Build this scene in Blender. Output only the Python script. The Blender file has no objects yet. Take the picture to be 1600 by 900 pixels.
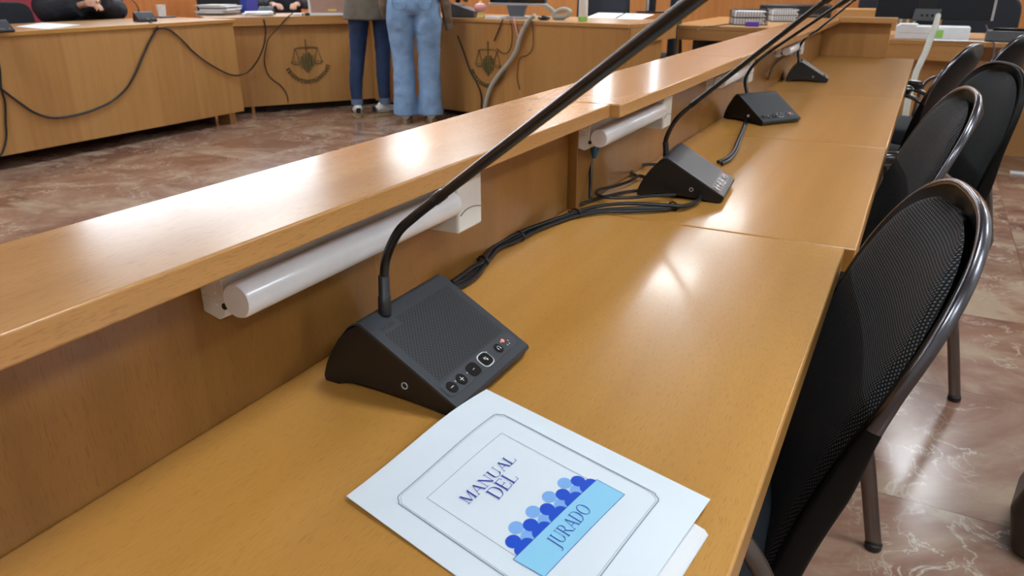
import bpy, bmesh, math, random
from mathutils import Vector, Matrix, noise
random.seed(7)
S = bpy.context.scene
COL = S.collection
PI = math.pi

# ------------------------------------------------------------------ camera
FPX = 1170.0
PIT = math.atan(480 / FPX)
YAW = math.atan(666 / math.hypot(FPX, 480))
EYE = Vector((0, 0, 1.06))
FW = Vector((-math.sin(YAW) * math.cos(PIT), math.cos(YAW) * math.cos(PIT), -math.sin(PIT)))
RT = Vector((math.cos(YAW), math.sin(YAW), 0))
UP = RT.cross(FW)
def ray(u, v): return RT * ((u - 800) / FPX) + UP * ((450 - v) / FPX) + FW
def atz(u, v, z): d = ray(u, v); return EYE + d * ((z - EYE.z) / d.z)
def atx(u, v, x): d = ray(u, v); return EYE + d * (x / d.x)
def aty(u, v, y): d = ray(u, v); return EYE + d * (y / d.y)
def atd(u, v, dep): return EYE + ray(u, v) * dep

cam = bpy.data.cameras.new('camera')
cam.sensor_width = 36; cam.lens = FPX / 1600 * 36
cam.clip_start = 0.02; cam.clip_end = 60
cam.dof.use_dof = True; cam.dof.focus_distance = 0.72; cam.dof.aperture_fstop = 17
co = bpy.data.objects.new('camera', cam); COL.objects.link(co)
co.matrix_world = Matrix.Translation(EYE) @ Matrix((RT, UP, -FW)).transposed().to_4x4()
S.camera = co

# ------------------------------------------------------------------ materials
def newmat(name):
    m = bpy.data.materials.new(name); m.use_nodes = True
    nt = m.node_tree; b = nt.nodes['Principled BSDF']
    return m, nt, b
def N(nt, t, **k):
    n = nt.nodes.new(t)
    for a, v in k.items(): setattr(n, a, v)
    return n
def mth(nt, op, a, b=None, c=None):
    n = nt.nodes.new('ShaderNodeMath'); n.operation = op
    for i, x in enumerate((a, b, c)):
        if x is None: continue
        if isinstance(x, (int, float)): n.inputs[i].default_value = x
        else: nt.links.new(x, n.inputs[i])
    return n.outputs[0]
def ramp(nt, fac, stops):
    r = nt.nodes.new('ShaderNodeValToRGB'); e = r.color_ramp.elements
    while len(e) < len(stops): e.new(0.5)
    for i, (p, c) in enumerate(stops): e[i].position = p; e[i].color = (*c, 1)
    nt.links.new(fac, r.inputs[0]); return r.outputs[0]
def mapped(nt, src, scale, loc=(13.7, 5.3, 8.9)):
    mp = nt.nodes.new('ShaderNodeMapping'); mp.inputs['Scale'].default_value = scale; mp.inputs['Location'].default_value = loc
    nt.links.new(src, mp.inputs[0]); return mp.outputs[0]
def noise_t(nt, vec, scale=1, detail=3, rough=.5, dist=0):
    n = nt.nodes.new('ShaderNodeTexNoise'); n.inputs['Scale'].default_value = scale
    n.inputs['Detail'].default_value = detail; n.inputs['Roughness'].default_value = rough
    n.inputs['Distortion'].default_value = dist
    nt.links.new(vec, n.inputs['Vector']); return n.outputs['Fac']
def bump(nt, b, h, strength=.2, dist=.001):
    n = nt.nodes.new('ShaderNodeBump'); n.inputs['Strength'].default_value = strength; n.inputs['Distance'].default_value = dist
    nt.links.new(h, n.inputs['Height']); nt.links.new(n.outputs[0], b.inputs['Normal'])
def mixc(nt, f, a, b, mode='MIX'):
    n = nt.nodes.new('ShaderNodeMix'); n.data_type = 'RGBA'; n.blend_type = mode
    for s, x in ((0, f), (6, a), (7, b)):
        if isinstance(x, (int, float)): n.inputs[s].default_value = x
        elif isinstance(x, tuple): n.inputs[s].default_value = (*x, 1)
        else: nt.links.new(x, n.inputs[s])
    return n.outputs[2]
def plain(name, col, rough=.5, metal=0, var=.06, bscale=0, bs=.1, spec=.5, coat=0, em=None, ems=0, nscale=18):
    m, nt, b = newmat(name)
    tc = N(nt, 'ShaderNodeTexCoord').outputs['Object']
    f = noise_t(nt, tc, nscale, 3)
    c = ramp(nt, f, [(.3, tuple(x * (1 - var) for x in col)), (.7, tuple(min(1, x * (1 + var)) for x in col))])
    nt.links.new(c, b.inputs['Base Color'])
    b.inputs['Roughness'].default_value = rough; b.inputs['Metallic'].default_value = metal
    b.inputs['Specular IOR Level'].default_value = spec; b.inputs['Coat Weight'].default_value = coat
    if bscale: bump(nt, b, noise_t(nt, tc, bscale, 2), bs, .001)
    if em: b.inputs['Emission Color'].default_value = (*em, 1); b.inputs['Emission Strength'].default_value = ems
    return m
def wood(name, c0, c1, axis='y', rough=.28, plank=None, paxis='y', fine=1.0, coat=.22, spec=.45, fleck=.5, bmp=.05):
    """beech veneer: short pores along `axis`, slow colour drift, optional veneer sheets across `paxis`"""
    m, nt, b = newmat(name)
    tc = N(nt, 'ShaderNodeTexCoord').outputs['Object']
    ix = 'xyz'.index(axis)
    def sc(a, l): v = [a] * 3; v[ix] = l; return tuple(v)
    f1 = noise_t(nt, mapped(nt, tc, sc(1100 * fine, 85 * fine)), 1, 2, .6)
    f2 = noise_t(nt, mapped(nt, tc, sc(26, 1.6)), 1, 3, .5)
    f3 = noise_t(nt, mapped(nt, tc, sc(3.2, .9)), 1, 2, .5)
    s = mth(nt, 'ADD', mth(nt, 'MULTIPLY', f2, .55), mth(nt, 'MULTIPLY', f3, .45))
    if plank:
        sp = N(nt, 'ShaderNodeSeparateXYZ'); nt.links.new(tc, sp.inputs[0])
        k = mth(nt, 'FLOOR', mth(nt, 'DIVIDE', sp.outputs['xyz'.index(paxis)], plank))
        wn = N(nt, 'ShaderNodeTexWhiteNoise', noise_dimensions='1D'); nt.links.new(k, wn.inputs['W'])
        s = mth(nt, 'ADD', s, mth(nt, 'MULTIPLY', mth(nt, 'SUBTRACT', wn.outputs['Value'], .5), .22))
    col = ramp(nt, s, [(.32, c0), (.68, c1)])
    dark = tuple(x * .62 for x in c0)
    fk = ramp(nt, f1, [(.30, (fleck,) * 3), (.46, (0, 0, 0))])
    col = mixc(nt, fk, col, dark)
    nt.links.new(col, b.inputs['Base Color'])
    b.inputs['Coat Weight'].default_value = coat; b.inputs['Coat Roughness'].default_value = .12
    b.inputs['Specular IOR Level'].default_value = spec
    b.inputs['Roughness'].default_value = rough
    wv = noise_t(nt, mapped(nt, tc, sc(700, 60)), 1, 2)
    bump(nt, b, wv, bmp, .0003)
    return m
BE0, BE1 = (.42, .200, .040), (.54, .275, .068)
M = {}
M['top'] = wood('beech_desktop', BE0, BE1, 'y', .30)
M['ledge'] = wood('beech_ledge', (.40, .19, .058), (.55, .29, .10), 'y', .22, bmp=.008)
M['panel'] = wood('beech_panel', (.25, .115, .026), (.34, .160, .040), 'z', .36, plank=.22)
M['fpanel'] = wood('beech_front', (.40, .19, .055), (.50, .26, .085), 'z', .36, plank=.30, paxis='x')
M['fpanely'] = wood('beech_front_long', (.40, .19, .055), (.50, .26, .085), 'z', .36, plank=.32, paxis='y')
M['edgex'] = wood('beech_edge_x', (.42, .20, .06), (.55, .29, .10), 'x', .35)
M['wallw'] = wood('wall_oak', (.34, .125, .03), (.46, .19, .05), 'z', .4, plank=.6, paxis='x', fine=.35)
M['wallwy'] = wood('wall_oak_long', (.62, .20, .05), (.78, .29, .09), 'z', .4, plank=.9, paxis='y', fine=.35)
M['black'] = plain('black_plastic', (.006, .006, .007), .42, bscale=900, bs=.05)
M['blackgl'] = plain('black_gloss_plastic', (.012, .012, .012), .16, coat=.3)
M['shell'] = plain('chair_shell_plastic', (.004, .004, .004), .45, spec=.18)
M['rubber'] = plain('cable_rubber', (.006, .007, .009), .36)
M['rod'] = plain('gooseneck_metal', (.004, .006, .008), .26, spec=.45)
M['chrome'] = plain('chrome_rim', (.15, .15, .17), .24, metal=1)
M['steel'] = plain('brown_grey_steel', (.17, .145, .13), .28, metal=.85, var=.12)
M['white'] = plain('white_plastic', (.74, .73, .70), .35)
M['tube'] = plain('opal_diffuser', (.80, .81, .84), .25, coat=.3)
M['paper'] = plain('white_paper', (.69, .77, .84), .55, var=.02)
M['paper2'] = plain('office_paper', (.78, .80, .82), .7, var=.03)
M['grey'] = plain('grey_plastic', (.10, .11, .12), .4)
M['silver'] = plain('silver_plastic', (.50, .52, .56), .35, metal=.4)
M['skin'] = plain('skin', (.50, .27, .18), .5, var=.08)
M['hair'] = plain('dark_hair', (.03, .017, .010), .5, var=.3, nscale=60)
M['robe'] = plain('black_robe', (.010, .013, .020), .8, bscale=60, bs=.3)
M['olive'] = plain('olive_jacket_cloth', (.13, .11, .085), .85, bscale=260, bs=.4, var=.12)
M['tan'] = plain('tan_coat_cloth', (.17, .115, .075), .85, bscale=260, bs=.4, var=.12)
M['djean'] = plain('dark_blue_denim', (.012, .030, .085), .8, bscale=300, bs=.4, var=.25, nscale=9)
M['ljean'] = plain('light_blue_denim', (.20, .33, .53), .8, bscale=300, bs=.4, var=.18, nscale=8)
M['cuff'] = plain('denim_cuff', (.12, .17, .25), .85)
M['shoe'] = plain('white_leather', (.62, .62, .60), .5)
M['gum'] = plain('gum_sole', (.36, .24, .12), .6)
M['bronze'] = plain('bronze_emblem', (.20, .14, .05), .4, metal=.4, var=.2, nscale=60)
M['gold'] = plain('gold_figure', (.75, .55, .18), .3, metal=.6)
M['pink'] = plain('pink_ceramic', (.75, .36, .34), .4)
M['green'] = plain('green_plastic', (.28, .58, .10), .4)
M['blue'] = plain('blue_folder', (.02, .05, .35), .4)
M['purple'] = plain('purple_plastic', (.12, .06, .45), .4)
M['yellow'] = plain('yellow_card', (.75, .55, .12), .6)
M['crimson'] = plain('crimson_cloth', (.42, .045, .075), .8, bscale=80, bs=.3)
M['ceil'] = plain('grey_ceiling_board', (.34, .34, .34), .9, nscale=3)
M['plaster'] = plain('white_plaster', (.50, .48, .45), .9, nscale=3)
M['greycable'] = plain('pale_cable_sleeve', (.42, .41, .35), .5, bscale=350, bs=.5)
M['connector'] = plain('blue_connector', (.02, .12, .26), .35)
M['brownbag'] = plain('dark_brown_leather', (.030, .016, .012), .4, bscale=120, bs=.4)
M['dark'] = plain('dark_recess', (.02, .014, .01), .8)  # near-black, puts the shade of hollows into the colour; some feet share it
M['screenb'] = plain('brown_screen', (.42, .27, .21), .2)
M['ink'] = plain('blue_ink', (.012, .035, .36), .6, var=.02)
M['inkgrey'] = plain('grey_ink', (.22, .28, .34), .6, var=.02)
M['pblue'] = plain('royal_blue_ink', (.004, .07, .56), .5, var=.02)
M['lblue'] = plain('light_blue_ink', (.20, .42, .80), .5, var=.02)
M['cyan'] = plain('sky_blue_ink', (.26, .60, .83), .5, var=.02)
M['engrave'] = plain('engraved_grey', (.008, .009, .010), .5)
M['glyph'] = plain('pale_glyph', (.55, .57, .58), .5)
M['led'] = plain('red_led', (.9, .12, .08), .4, em=(1, .12, .06), ems=1.6)
M['strip'] = plain('control_strip', (.040, .046, .055), .35)
M['button'] = plain('button_black', (.008, .008, .009), .25)

# mic face plate with slot grille (local coordinates carried in UV, metres)
def plate_mat():
    m, nt, b = newmat('mic_face_plate')
    uv = N(nt, 'ShaderNodeUVMap').outputs[0]
    sp = N(nt, 'ShaderNodeSeparateXYZ'); nt.links.new(uv, sp.inputs[0])
    t, s = sp.outputs[0], sp.outputs[1]      # t across 0..0.127, s down the slope
    tc_ = mth(nt, 'DIVIDE', t, .0021); col = mth(nt, 'FLOOR', tc_)
    off = mth(nt, 'MULTIPLY', mth(nt, 'MODULO', col, 2), .5)
    a = mth(nt, 'ABSOLUTE', mth(nt, 'SUBTRACT', mth(nt, 'FRACT', tc_), .5))
    c = mth(nt, 'ABSOLUTE', mth(nt, 'SUBTRACT', mth(nt, 'FRACT', mth(nt, 'ADD', mth(nt, 'DIVIDE', s, .0042), off)), .5))
    slot = mth(nt, 'LESS_THAN', mth(nt, 'ADD', mth(nt, 'POWER', mth(nt, 'DIVIDE', a, .44), 4), mth(nt, 'POWER', mth(nt, 'DIVIDE', c, .29), 4)), 1)
    inn = mth(nt, 'MULTIPLY', mth(nt, 'MULTIPLY', mth(nt, 'GREATER_THAN', t, .0095), mth(nt, 'LESS_THAN', t, .1185)),
              mth(nt, 'MULTIPLY', mth(nt, 'GREATER_THAN', s, .0116), mth(nt, 'LESS_THAN', s, .0812)))
    notch = mth(nt, 'MULTIPLY', mth(nt, 'LESS_THAN', t, .035), mth(nt, 'LESS_THAN', s, .0203))
    mask = mth(nt, 'MULTIPLY', mth(nt, 'MULTIPLY', slot, inn), mth(nt, 'SUBTRACT', 1, notch))
    nt.links.new(mixc(nt, mask, (.024, .029, .037), (.001, .001, .0012)), b.inputs['Base Color'])
    b.inputs['Roughness'].default_value = .42
    bump(nt, b, mth(nt, 'SUBTRACT', 1, mask), .6, .001)
    return m
M['plate'] = plate_mat()

def weave_mat(name, base, spk, pitch=.0042, k=.6):
    m, nt, b = newmat(name)
    uv = N(nt, 'ShaderNodeUVMap').outputs[0]
    sp = N(nt, 'ShaderNodeSeparateXYZ'); nt.links.new(uv, sp.inputs[0])
    w = noise_t(nt, mapped(nt, uv, (14, 14, 14)), 1, 2)
    wob = mth(nt, 'MULTIPLY', mth(nt, 'SUBTRACT', w, .5), .012)
    u = mth(nt, 'DIVIDE', mth(nt, 'ADD', sp.outputs[0], wob), pitch); v = mth(nt, 'DIVIDE', sp.outputs[1], pitch * .8)
    off = mth(nt, 'MULTIPLY', mth(nt, 'MODULO', mth(nt, 'FLOOR', v), 2), .5)
    a = mth(nt, 'ABSOLUTE', mth(nt, 'SUBTRACT', mth(nt, 'FRACT', mth(nt, 'ADD', u, off)), .5))
    c = mth(nt, 'ABSOLUTE', mth(nt, 'SUBTRACT', mth(nt, 'FRACT', v), .5))
    d = mth(nt, 'ADD', mth(nt, 'MULTIPLY', a, 1.6), c)
    f = ramp(nt, d, [(.30, spk), (.52, base)])
    n2 = noise_t(nt, mapped(nt, uv, (420, 420, 420)), 1, 2)
    col = mixc(nt, mth(nt, 'MULTIPLY', n2, k), f, base)
    nt.links.new(col, b.inputs['Base Color']); b.inputs['Roughness'].default_value = .75
    b.inputs['Specular IOR Level'].default_value = .2
    bump(nt, b, mth(nt, 'SUBTRACT', 1, d), .7, .0012)
    return m
M['weave'] = weave_mat('black_mesh_weave', (.004, .005, .006), (.17, .175, .185), k=.4)
M['cloth'] = plain('charcoal_upholstery', (.013, .016, .018), .85, bscale=500, bs=.5, var=.15, nscale=90)
M['seatc'] = plain('seat_upholstery', (.008, .012, .018), .85, bscale=500, bs=.5)

def marble():
    m, nt, b = newmat('red_marble_tiles')
    tc = N(nt, 'ShaderNodeTexCoord').outputs['Object']
    sp = N(nt, 'ShaderNodeSeparateXYZ'); nt.links.new(mapped(nt, tc, (1 / .6, 1 / .6, 1), (20.17, 20.33, 0)), sp.inputs[0])
    kx = mth(nt, 'FLOOR', sp.outputs[0]); ky = mth(nt, 'FLOOR', sp.outputs[1])
    cb = N(nt, 'ShaderNodeCombineXYZ'); nt.links.new(kx, cb.inputs[0]); nt.links.new(ky, cb.inputs[1])
    wn = N(nt, 'ShaderNodeTexWhiteNoise', noise_dimensions='2D'); nt.links.new(cb.outputs[0], wn.inputs['Vector'])
    va = N(nt, 'ShaderNodeVectorMath', operation='MULTIPLY_ADD')
    nt.links.new(wn.outputs['Color'], va.inputs[0]); va.inputs[1].default_value = (7, 7, 7); nt.links.new(tc, va.inputs[2])
    P = va.outputs[0]
    n1 = noise_t(nt, P, 2.2, 6, .6, 1.2)
    base = ramp(nt, n1, [(.30, (.13, .056, .036)), (.44, (.23, .118, .080)), (.55, (.30, .185, .130)), (.68, (.40, .30, .21))])
    n2 = noise_t(nt, P, 7.5, 6, .6, .9)
    rid = mth(nt, 'ABSOLUTE', mth(nt, 'SUBTRACT', n2, .5))
    vein = ramp(nt, rid, [(.0, (.8, .8, .8)), (.008, (.3, .3, .3)), (.022, (0, 0, 0))])
    gate = ramp(nt, noise_t(nt, P, 3.1, 2), [(.45, (0, 0, 0)), (.6, (1, 1, 1))])
    vm = N(nt, 'ShaderNodeMath', operation='MULTIPLY'); nt.links.new(vein, vm.inputs[0]); nt.links.new(gate, vm.inputs[1])
    c = mixc(nt, vm.outputs[0], base, (.62, .55, .46))
    n3 = noise_t(nt, P, 1.3, 5, .6, .8)
    c = mixc(nt, ramp(nt, n3, [(.60, (0, 0, 0)), (.66, (.7, .7, .7))]), c, (.46, .38, .27))
    g = mth(nt, 'MINIMUM', mth(nt, 'ABSOLUTE', mth(nt, 'SUBTRACT', mth(nt, 'FRACT', sp.outputs[0]), .5)), 1)
    gx = mth(nt, 'GREATER_THAN', g, .4975)
    gy = mth(nt, 'GREATER_THAN', mth(nt, 'ABSOLUTE', mth(nt, 'SUBTRACT', mth(nt, 'FRACT', sp.outputs[1]), .5)), .4975)
    gm = mth(nt, 'MULTIPLY', mth(nt, 'MAXIMUM', gx, gy), .6)
    c = mixc(nt, gm, c, (.06, .035, .03))
    nt.links.new(c, b.inputs['Base Color'])
    b.inputs['Roughness'].default_value = .21; b.inputs['Specular IOR Level'].default_value = .55
    bump(nt, b, noise_t(nt, tc, 9, 3), .04, .004)
    return m
M['marble'] = marble()
def emis(name, col, s):
    m, nt, b = newmat(name)
    b.inputs['Base Color'].default_value = (.8, .8, .8, 1)
    b.inputs['Emission Color'].default_value = (*col, 1); b.inputs['Emission Strength'].default_value = s
    return m
M['lamp'] = emis('ceiling_lamp_diffuser', (.88, .95, 1.0), 29)
M['sky'] = emis('daylight_glass', (.80, .90, 1.0), 8)

# ------------------------------------------------------------------ mesh helpers
class MB:
    def __init__(s): s.v = []; s.f = []; s.uv = None
    def add(s, vs, fs):
        o = len(s.v); s.v += [tuple(v) for v in vs]; s.f += [tuple(i + o for i in f) for f in fs]
    def box(s, a, b):
        x0, y0, z0 = a; x1, y1, z1 = b
        s.add([(x0, y0, z0), (x1, y0, z0), (x1, y1, z0), (x0, y1, z0), (x0, y0, z1), (x1, y0, z1), (x1, y1, z1), (x0, y1, z1)],
              [(0, 3, 2, 1), (4, 5, 6, 7), (0, 1, 5, 4), (1, 2, 6, 5), (2, 3, 7, 6), (3, 0, 4, 7)]); return s
    def prism(s, poly, y0, y1, ax='y'):
        """poly of (a,b) in the plane normal to ax"""
        n = len(poly)
        def P(p, t):
            return (p[0], t, p[1]) if ax == 'y' else ((t, p[0], p[1]) if ax == 'x' else (p[0], p[1], t))
        vs = [P(p, y0) for p in poly] + [P(p, y1) for p in poly]
        fs = [tuple(range(n)), tuple(range(2 * n - 1, n - 1, -1))] + [(i, i + n, (i + 1) % n + n, (i + 1) % n) for i in range(n)]
        s.add(vs, fs); return s
    def tube(s, pts, r, n=12, flat=None, cap=True, upv=None):
        pts = [Vector(p) for p in pts]; k = len(pts)
        rs = r if isinstance(r, (list, tuple)) else [r] * k
        nrm = None; rings = []
        for i, p in enumerate(pts):
            t = (pts[min(i + 1, k - 1)] - pts[max(i - 1, 0)])
            t = t.normalized() if t.length > 1e-9 else Vector((0, 0, 1))
            if nrm is None:
                a = Vector(upv) if upv else (Vector((0, 0, 1)) if abs(t.z) < .9 else Vector((1, 0, 0)))
                nrm = (a - t * a.dot(t)).normalized()
            else:
                nrm = (nrm - t * nrm.dot(t)).normalized()
            bn = t.cross(nrm); ri = rs[i]
            ra, rb = ri if isinstance(ri, tuple) else (ri, ri * (flat or 1))
            rings.append([p + nrm * (ra * math.cos(2 * PI * j / n)) + bn * (rb * math.sin(2 * PI * j / n)) for j in range(n)])
        vs = [v for rg in rings for v in rg]
        fs = [(i * n + j, i * n + (j + 1) % n, (i + 1) * n + (j + 1) % n, (i + 1) * n + j) for i in range(k - 1) for j in range(n)]
        if cap: fs += [tuple(range(n - 1, -1, -1)), tuple(range((k - 1) * n, k * n))]
        s.add(vs, fs); return s
    def lathe(s, prof, c=(0, 0, 0), n=24):
        vs = []; fs = []
        for r, z in prof:
            vs += [(c[0] + r * math.cos(2 * PI * j / n), c[1] + r * math.sin(2 * PI * j / n), c[2] + z) for j in range(n)]
        k = len(prof)
        fs = [(i * n + j, i * n + (j + 1) % n, (i + 1) * n + (j + 1) % n, (i + 1) * n + j) for i in range(k - 1) for j in range(n)]
        fs += [tuple(range(n - 1, -1, -1)), tuple(range((k - 1) * n, k * n))]
        s.add(vs, fs); return s
    def ball(s, c, r, n=16, m=10):
        rx, ry, rz = r if isinstance(r, tuple) else (r, r, r)
        prof = [(math.sin(PI * i / m), -math.cos(PI * i / m)) for i in range(m + 1)]
        prof[0] = (.01, -1); prof[-1] = (.01, 1)
        t = MB().lathe(prof, (0, 0, 0), n)
        s.add([(c[0] + x * rx, c[1] + y * ry, c[2] + z * rz) for x, y, z in t.v], t.f); return s
    def xf(s, M4):
        s.v = [tuple(M4 @ Vector(v)) for v in s.v]; return s
def build(name, mb, mat, parent=None, smooth=True, bevel=0, seg=2, ang=35, uv=None, remesh=0, smo=0):
    me = bpy.data.meshes.new(name)
    me.from_pydata([tuple(v) for v in mb.v], [], mb.f)
    bm = bmesh.new(); bm.from_mesh(me); bmesh.ops.recalc_face_normals(bm, faces=bm.faces); bm.to_mesh(me); bm.free()
    me.materials.append(M[mat] if isinstance(mat, str) else mat)
    if uv:
        l = me.uv_layers.new(name='UVMap')
        for lp in me.loops: l.data[lp.index].uv = uv[lp.vertex_index]
    if smooth:
        me.polygons.foreach_set('use_smooth', [True] * len(me.polygons))
        me.set_sharp_from_angle(angle=math.radians(ang))
    o = bpy.data.objects.new(name, me); COL.objects.link(o)
    if parent: o.parent = parent
    if remesh:
        r = o.modifiers.new('remesh', 'REMESH'); r.mode = 'VOXEL'; r.voxel_size = remesh; r.use_smooth_shade = True
        if smo: q = o.modifiers.new('smooth', 'SMOOTH'); q.iterations = smo; q.factor = .5
    if bevel:
        b = o.modifiers.new('bevel', 'BEVEL'); b.width = bevel; b.segments = seg; b.limit_method = 'ANGLE'; b.angle_limit = math.radians(40)
        b.harden_normals = False
    return o
def box(name, a, b, mat, parent=None, bevel=.0015, seg=2):
    return build(name, MB().box(a, b), mat, parent, smooth=True, bevel=bevel, seg=seg)
def empty(name, loc=(0, 0, 0), rz=0):
    o = bpy.data.objects.new(name, None); COL.objects.link(o); o.location = loc; o.rotation_euler = (0, 0, rz)
    o.empty_display_size = .05
    return o
def tag(o, label, cat, group=None, kind=None):
    o['label'] = label; o['category'] = cat
    if group: o['group'] = group
    if kind: o['kind'] = kind
    return o
def struct(o): o['kind'] = 'structure'; return o
def children(o): return [c for c in COL.objects if c.parent == o]
def copy_tree(o, parent=None):
    c = o.copy(); COL.objects.link(c)
    if parent: c.parent = parent
    for ch in children(o): copy_tree(ch, c)
    return c
def catmull(P, n=8):
    P = [Vector(p) for p in P]; Q = [P[0] * 2 - P[1]] + P + [P[-1] * 2 - P[-2]]; out = []
    for i in range(1, len(Q) - 2):
        a, b, c, d = Q[i - 1:i + 3]
        for k in range(n):
            t = k / n
            out.append(.5 * ((2 * b) + (c - a) * t + (2 * a - 5 * b + 4 * c - d) * t * t + (3 * b - 3 * c + d - a) * t ** 3))
    out.append(P[-1]); return out
def cable(name, pts, r, mat, label=None, cat='cable', group=None, parent=None, n=8):
    o = build(name, MB().tube(catmull(pts, 8), r, n), mat, parent)
    if label: tag(o, label, cat, group)
    return o

# ------------------------------------------------------------------ room
DZ = .73       # jury desk top
fl = struct(box('floor', (-7.4, -3.2, -.05), (3.2, 9.2, 0), 'marble', bevel=0))
struct(box('ceiling', (-7.4, -3.2, 2.95), (3.2, 9.2, 3.05), 'ceil', bevel=0))
WL, WB, WR, WF = -7.0, 9.0, 3.1, -3.1
struct(box('wall_right', (WR, WF, 0), (WR + .1, WB, 2.95), 'plaster', bevel=0))
struct(box('wall_front', (WL, WF - .1, 0), (WR, WF, 2.95), 'plaster', bevel=0))
def wall_with(name, along, wins, base0, base1, mat):
    """wins: (start, end, sill, head) along the wall"""
    mb = MB()
    def put(a, b, z0, z1):
        if along == 'x': mb.box((a, WB, z0), (b, WB + .1, z1))
        else: mb.box((WL - .1, a, z0), (WL, b, z1))
    xs = [base0] + [q for w in wins for q in w[:2]] + [base1]
    for i in range(0, len(xs), 2): put(xs[i], xs[i + 1], 0, 2.95)
    for a, b, z0, z1 in wins: put(a, b, 0, z0); put(a, b, z1, 2.95)
    struct(build(name, mb, mat, smooth=False))
WN = [0]
def add_window(along, a, b, z0, z1, mull=0):
    WN[0] += 1
    m = (a + b) / 2
    w = struct(empty('window_%d' % WN[0], (m, WB + .05, z0) if along == 'x' else (WL - .05, m, z0), 0 if along == 'x' else PI / 2))
    h = (b - a) / 2; H = z1 - z0; fr = MB(); t = .012 if h < .2 else .03
    for q in ((-h, 0, -h + t, H), (h - t, 0, h, H), (-h, 0, h, t), (-h, H - t, h, H)): fr.box((q[0], -.02, q[1]), (q[2], .02, q[3]))
    for k in range(mull): x = -h + 2 * h * (k + 1) / (mull + 1); fr.box((x - .02, -.02, t), (x + .02, .02, H - t))
    build('window_frame', fr, 'white', w, bevel=.002)
    build('pane', MB().box((-h + t, 0, t), (h - t, .006, H - t)), 'sky', w)
BW = [(-3.56, -3.40, 1.35, 2.6), (-2.86, -2.79, 1.35, 2.6)]
LW = [(4.25, 7.7, 1.75, 2.93)]
wall_with('wall_back', 'x', BW, WL, WR, 'wallw'); wall_with('wall_left', 'y', LW, WF, WB, 'wallwy')
for w_ in BW: add_window('x', *w_, mull=1 if w_[1] - w_[0] > 1 else 0)
for w_ in LW: add_window('y', *w_, mull=2)
# wood wainscot on the back and left walls
struct(box('trim_1', (WL + .03, WB - .03, 0), (WR - .01, WB - .001, 1.3), 'wallw', bevel=.003))
struct(box('trim_2', (WL + .001, WF + .01, 0), (WL + .03, WB - .03, 1.6), 'wallwy', bevel=.003))
# ceiling lamps
def lamp(x, y, where):
    t = empty('ceiling_light', (x, y, 2.94))
    tag(t, 'square white recessed ceiling light ' + where, 'ceiling light', 'ceiling lights')
    fr = MB()
    for q in ((-.31, -.31, .31, -.29), (-.31, .29, .31, .31), (-.31, -.29, -.29, .29), (.29, -.29, .31, .29)): fr.box((q[0], q[1], -.012), (q[2], q[3], .009))
    build('light_frame', fr, 'white', t)
    build('diffuser', MB().box((-.29, -.29, -.006), (.29, .29, .004)), 'lamp', t)
for x in (-6.1, -3.9, -1.77, .44, 2.4):
    for y in (-1.6, 1.2, 3.75, 6.4, 8.5):
        if (x, y) in ((-1.77, 1.2), (-1.77, -1.6), (-1.77, 3.75), (.44, 3.75), (-6.1, 3.75), (-6.1, 6.4)): continue
        lamp(x, y, 'outside the picture above the courtroom')

# ------------------------------------------------------------------ jury bench: four joined units
XP = -.451; ZL0, ZL1 = .879, .898
def bench(y0, y1, ly0, ly1, dx, label, xr=-.047, end=False):
    t = empty('jury_desk', ((XP + xr) / 2, (y0 + y1) / 2, 0)); tag(t, label, 'desk', 'joined jury bench units')
    cx, cy = t.location.x, t.location.y
    def L(a): return (a[0] - cx, a[1] - cy, a[2])
    g = .0012
    box('desktop', L((XP + dx, y0 + g, DZ - .034)), L((xr + dx, y1 - g, DZ)), 'top', t, bevel=.0025, seg=3)
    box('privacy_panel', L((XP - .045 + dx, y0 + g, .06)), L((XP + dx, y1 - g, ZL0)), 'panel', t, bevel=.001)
    box('ledge', L((-.522, ly0 + g, ZL0)), L((-.380 + dx, ly1 - g, ZL1)), 'ledge', t, bevel=.0018, seg=3)
    box('end_board', L((XP + dx, y1 - .036, .02)), L((xr - .10 + dx, y1 - .004, DZ - .034)), 'edgex', t, bevel=.0015)
    box('plinth_filler', L((XP - .03 + dx, y0 + g, .0)), L((XP - .005 + dx, y1 - g, .06)), 'dark', t, bevel=0)
    return t
bench(-.80, 1.042, -.80, 1.022, 0, 'nearest jury desk unit carrying the booklet and the largest microphone')
bench(1.042, 1.775, 1.022, 1.835, .014, 'second jury desk unit, just past the first desktop seam, with tilted microphone and cable loops')
bench(1.775, 2.60, 1.835, 2.66, .014, 'third jury desk unit carrying the third microphone')
tb = bench(2.60, 4.0, 2.66, 4.0, .014, 'farthest jury desk unit closed by an upright end panel')
cx, cy = tb.location.x, tb.location.y
box('end_panel', (XP + .014 - cx, 3.965 - cy, DZ), (-.150 - cx, 3.985 - cy, .884), 'fpanel', tb)
box('end_cap', (-.366 - cx, 3.90 - cy, .884), (-.130 - cx, 4.03 - cy, .906), 'edgex', tb, bevel=.0015)

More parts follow.
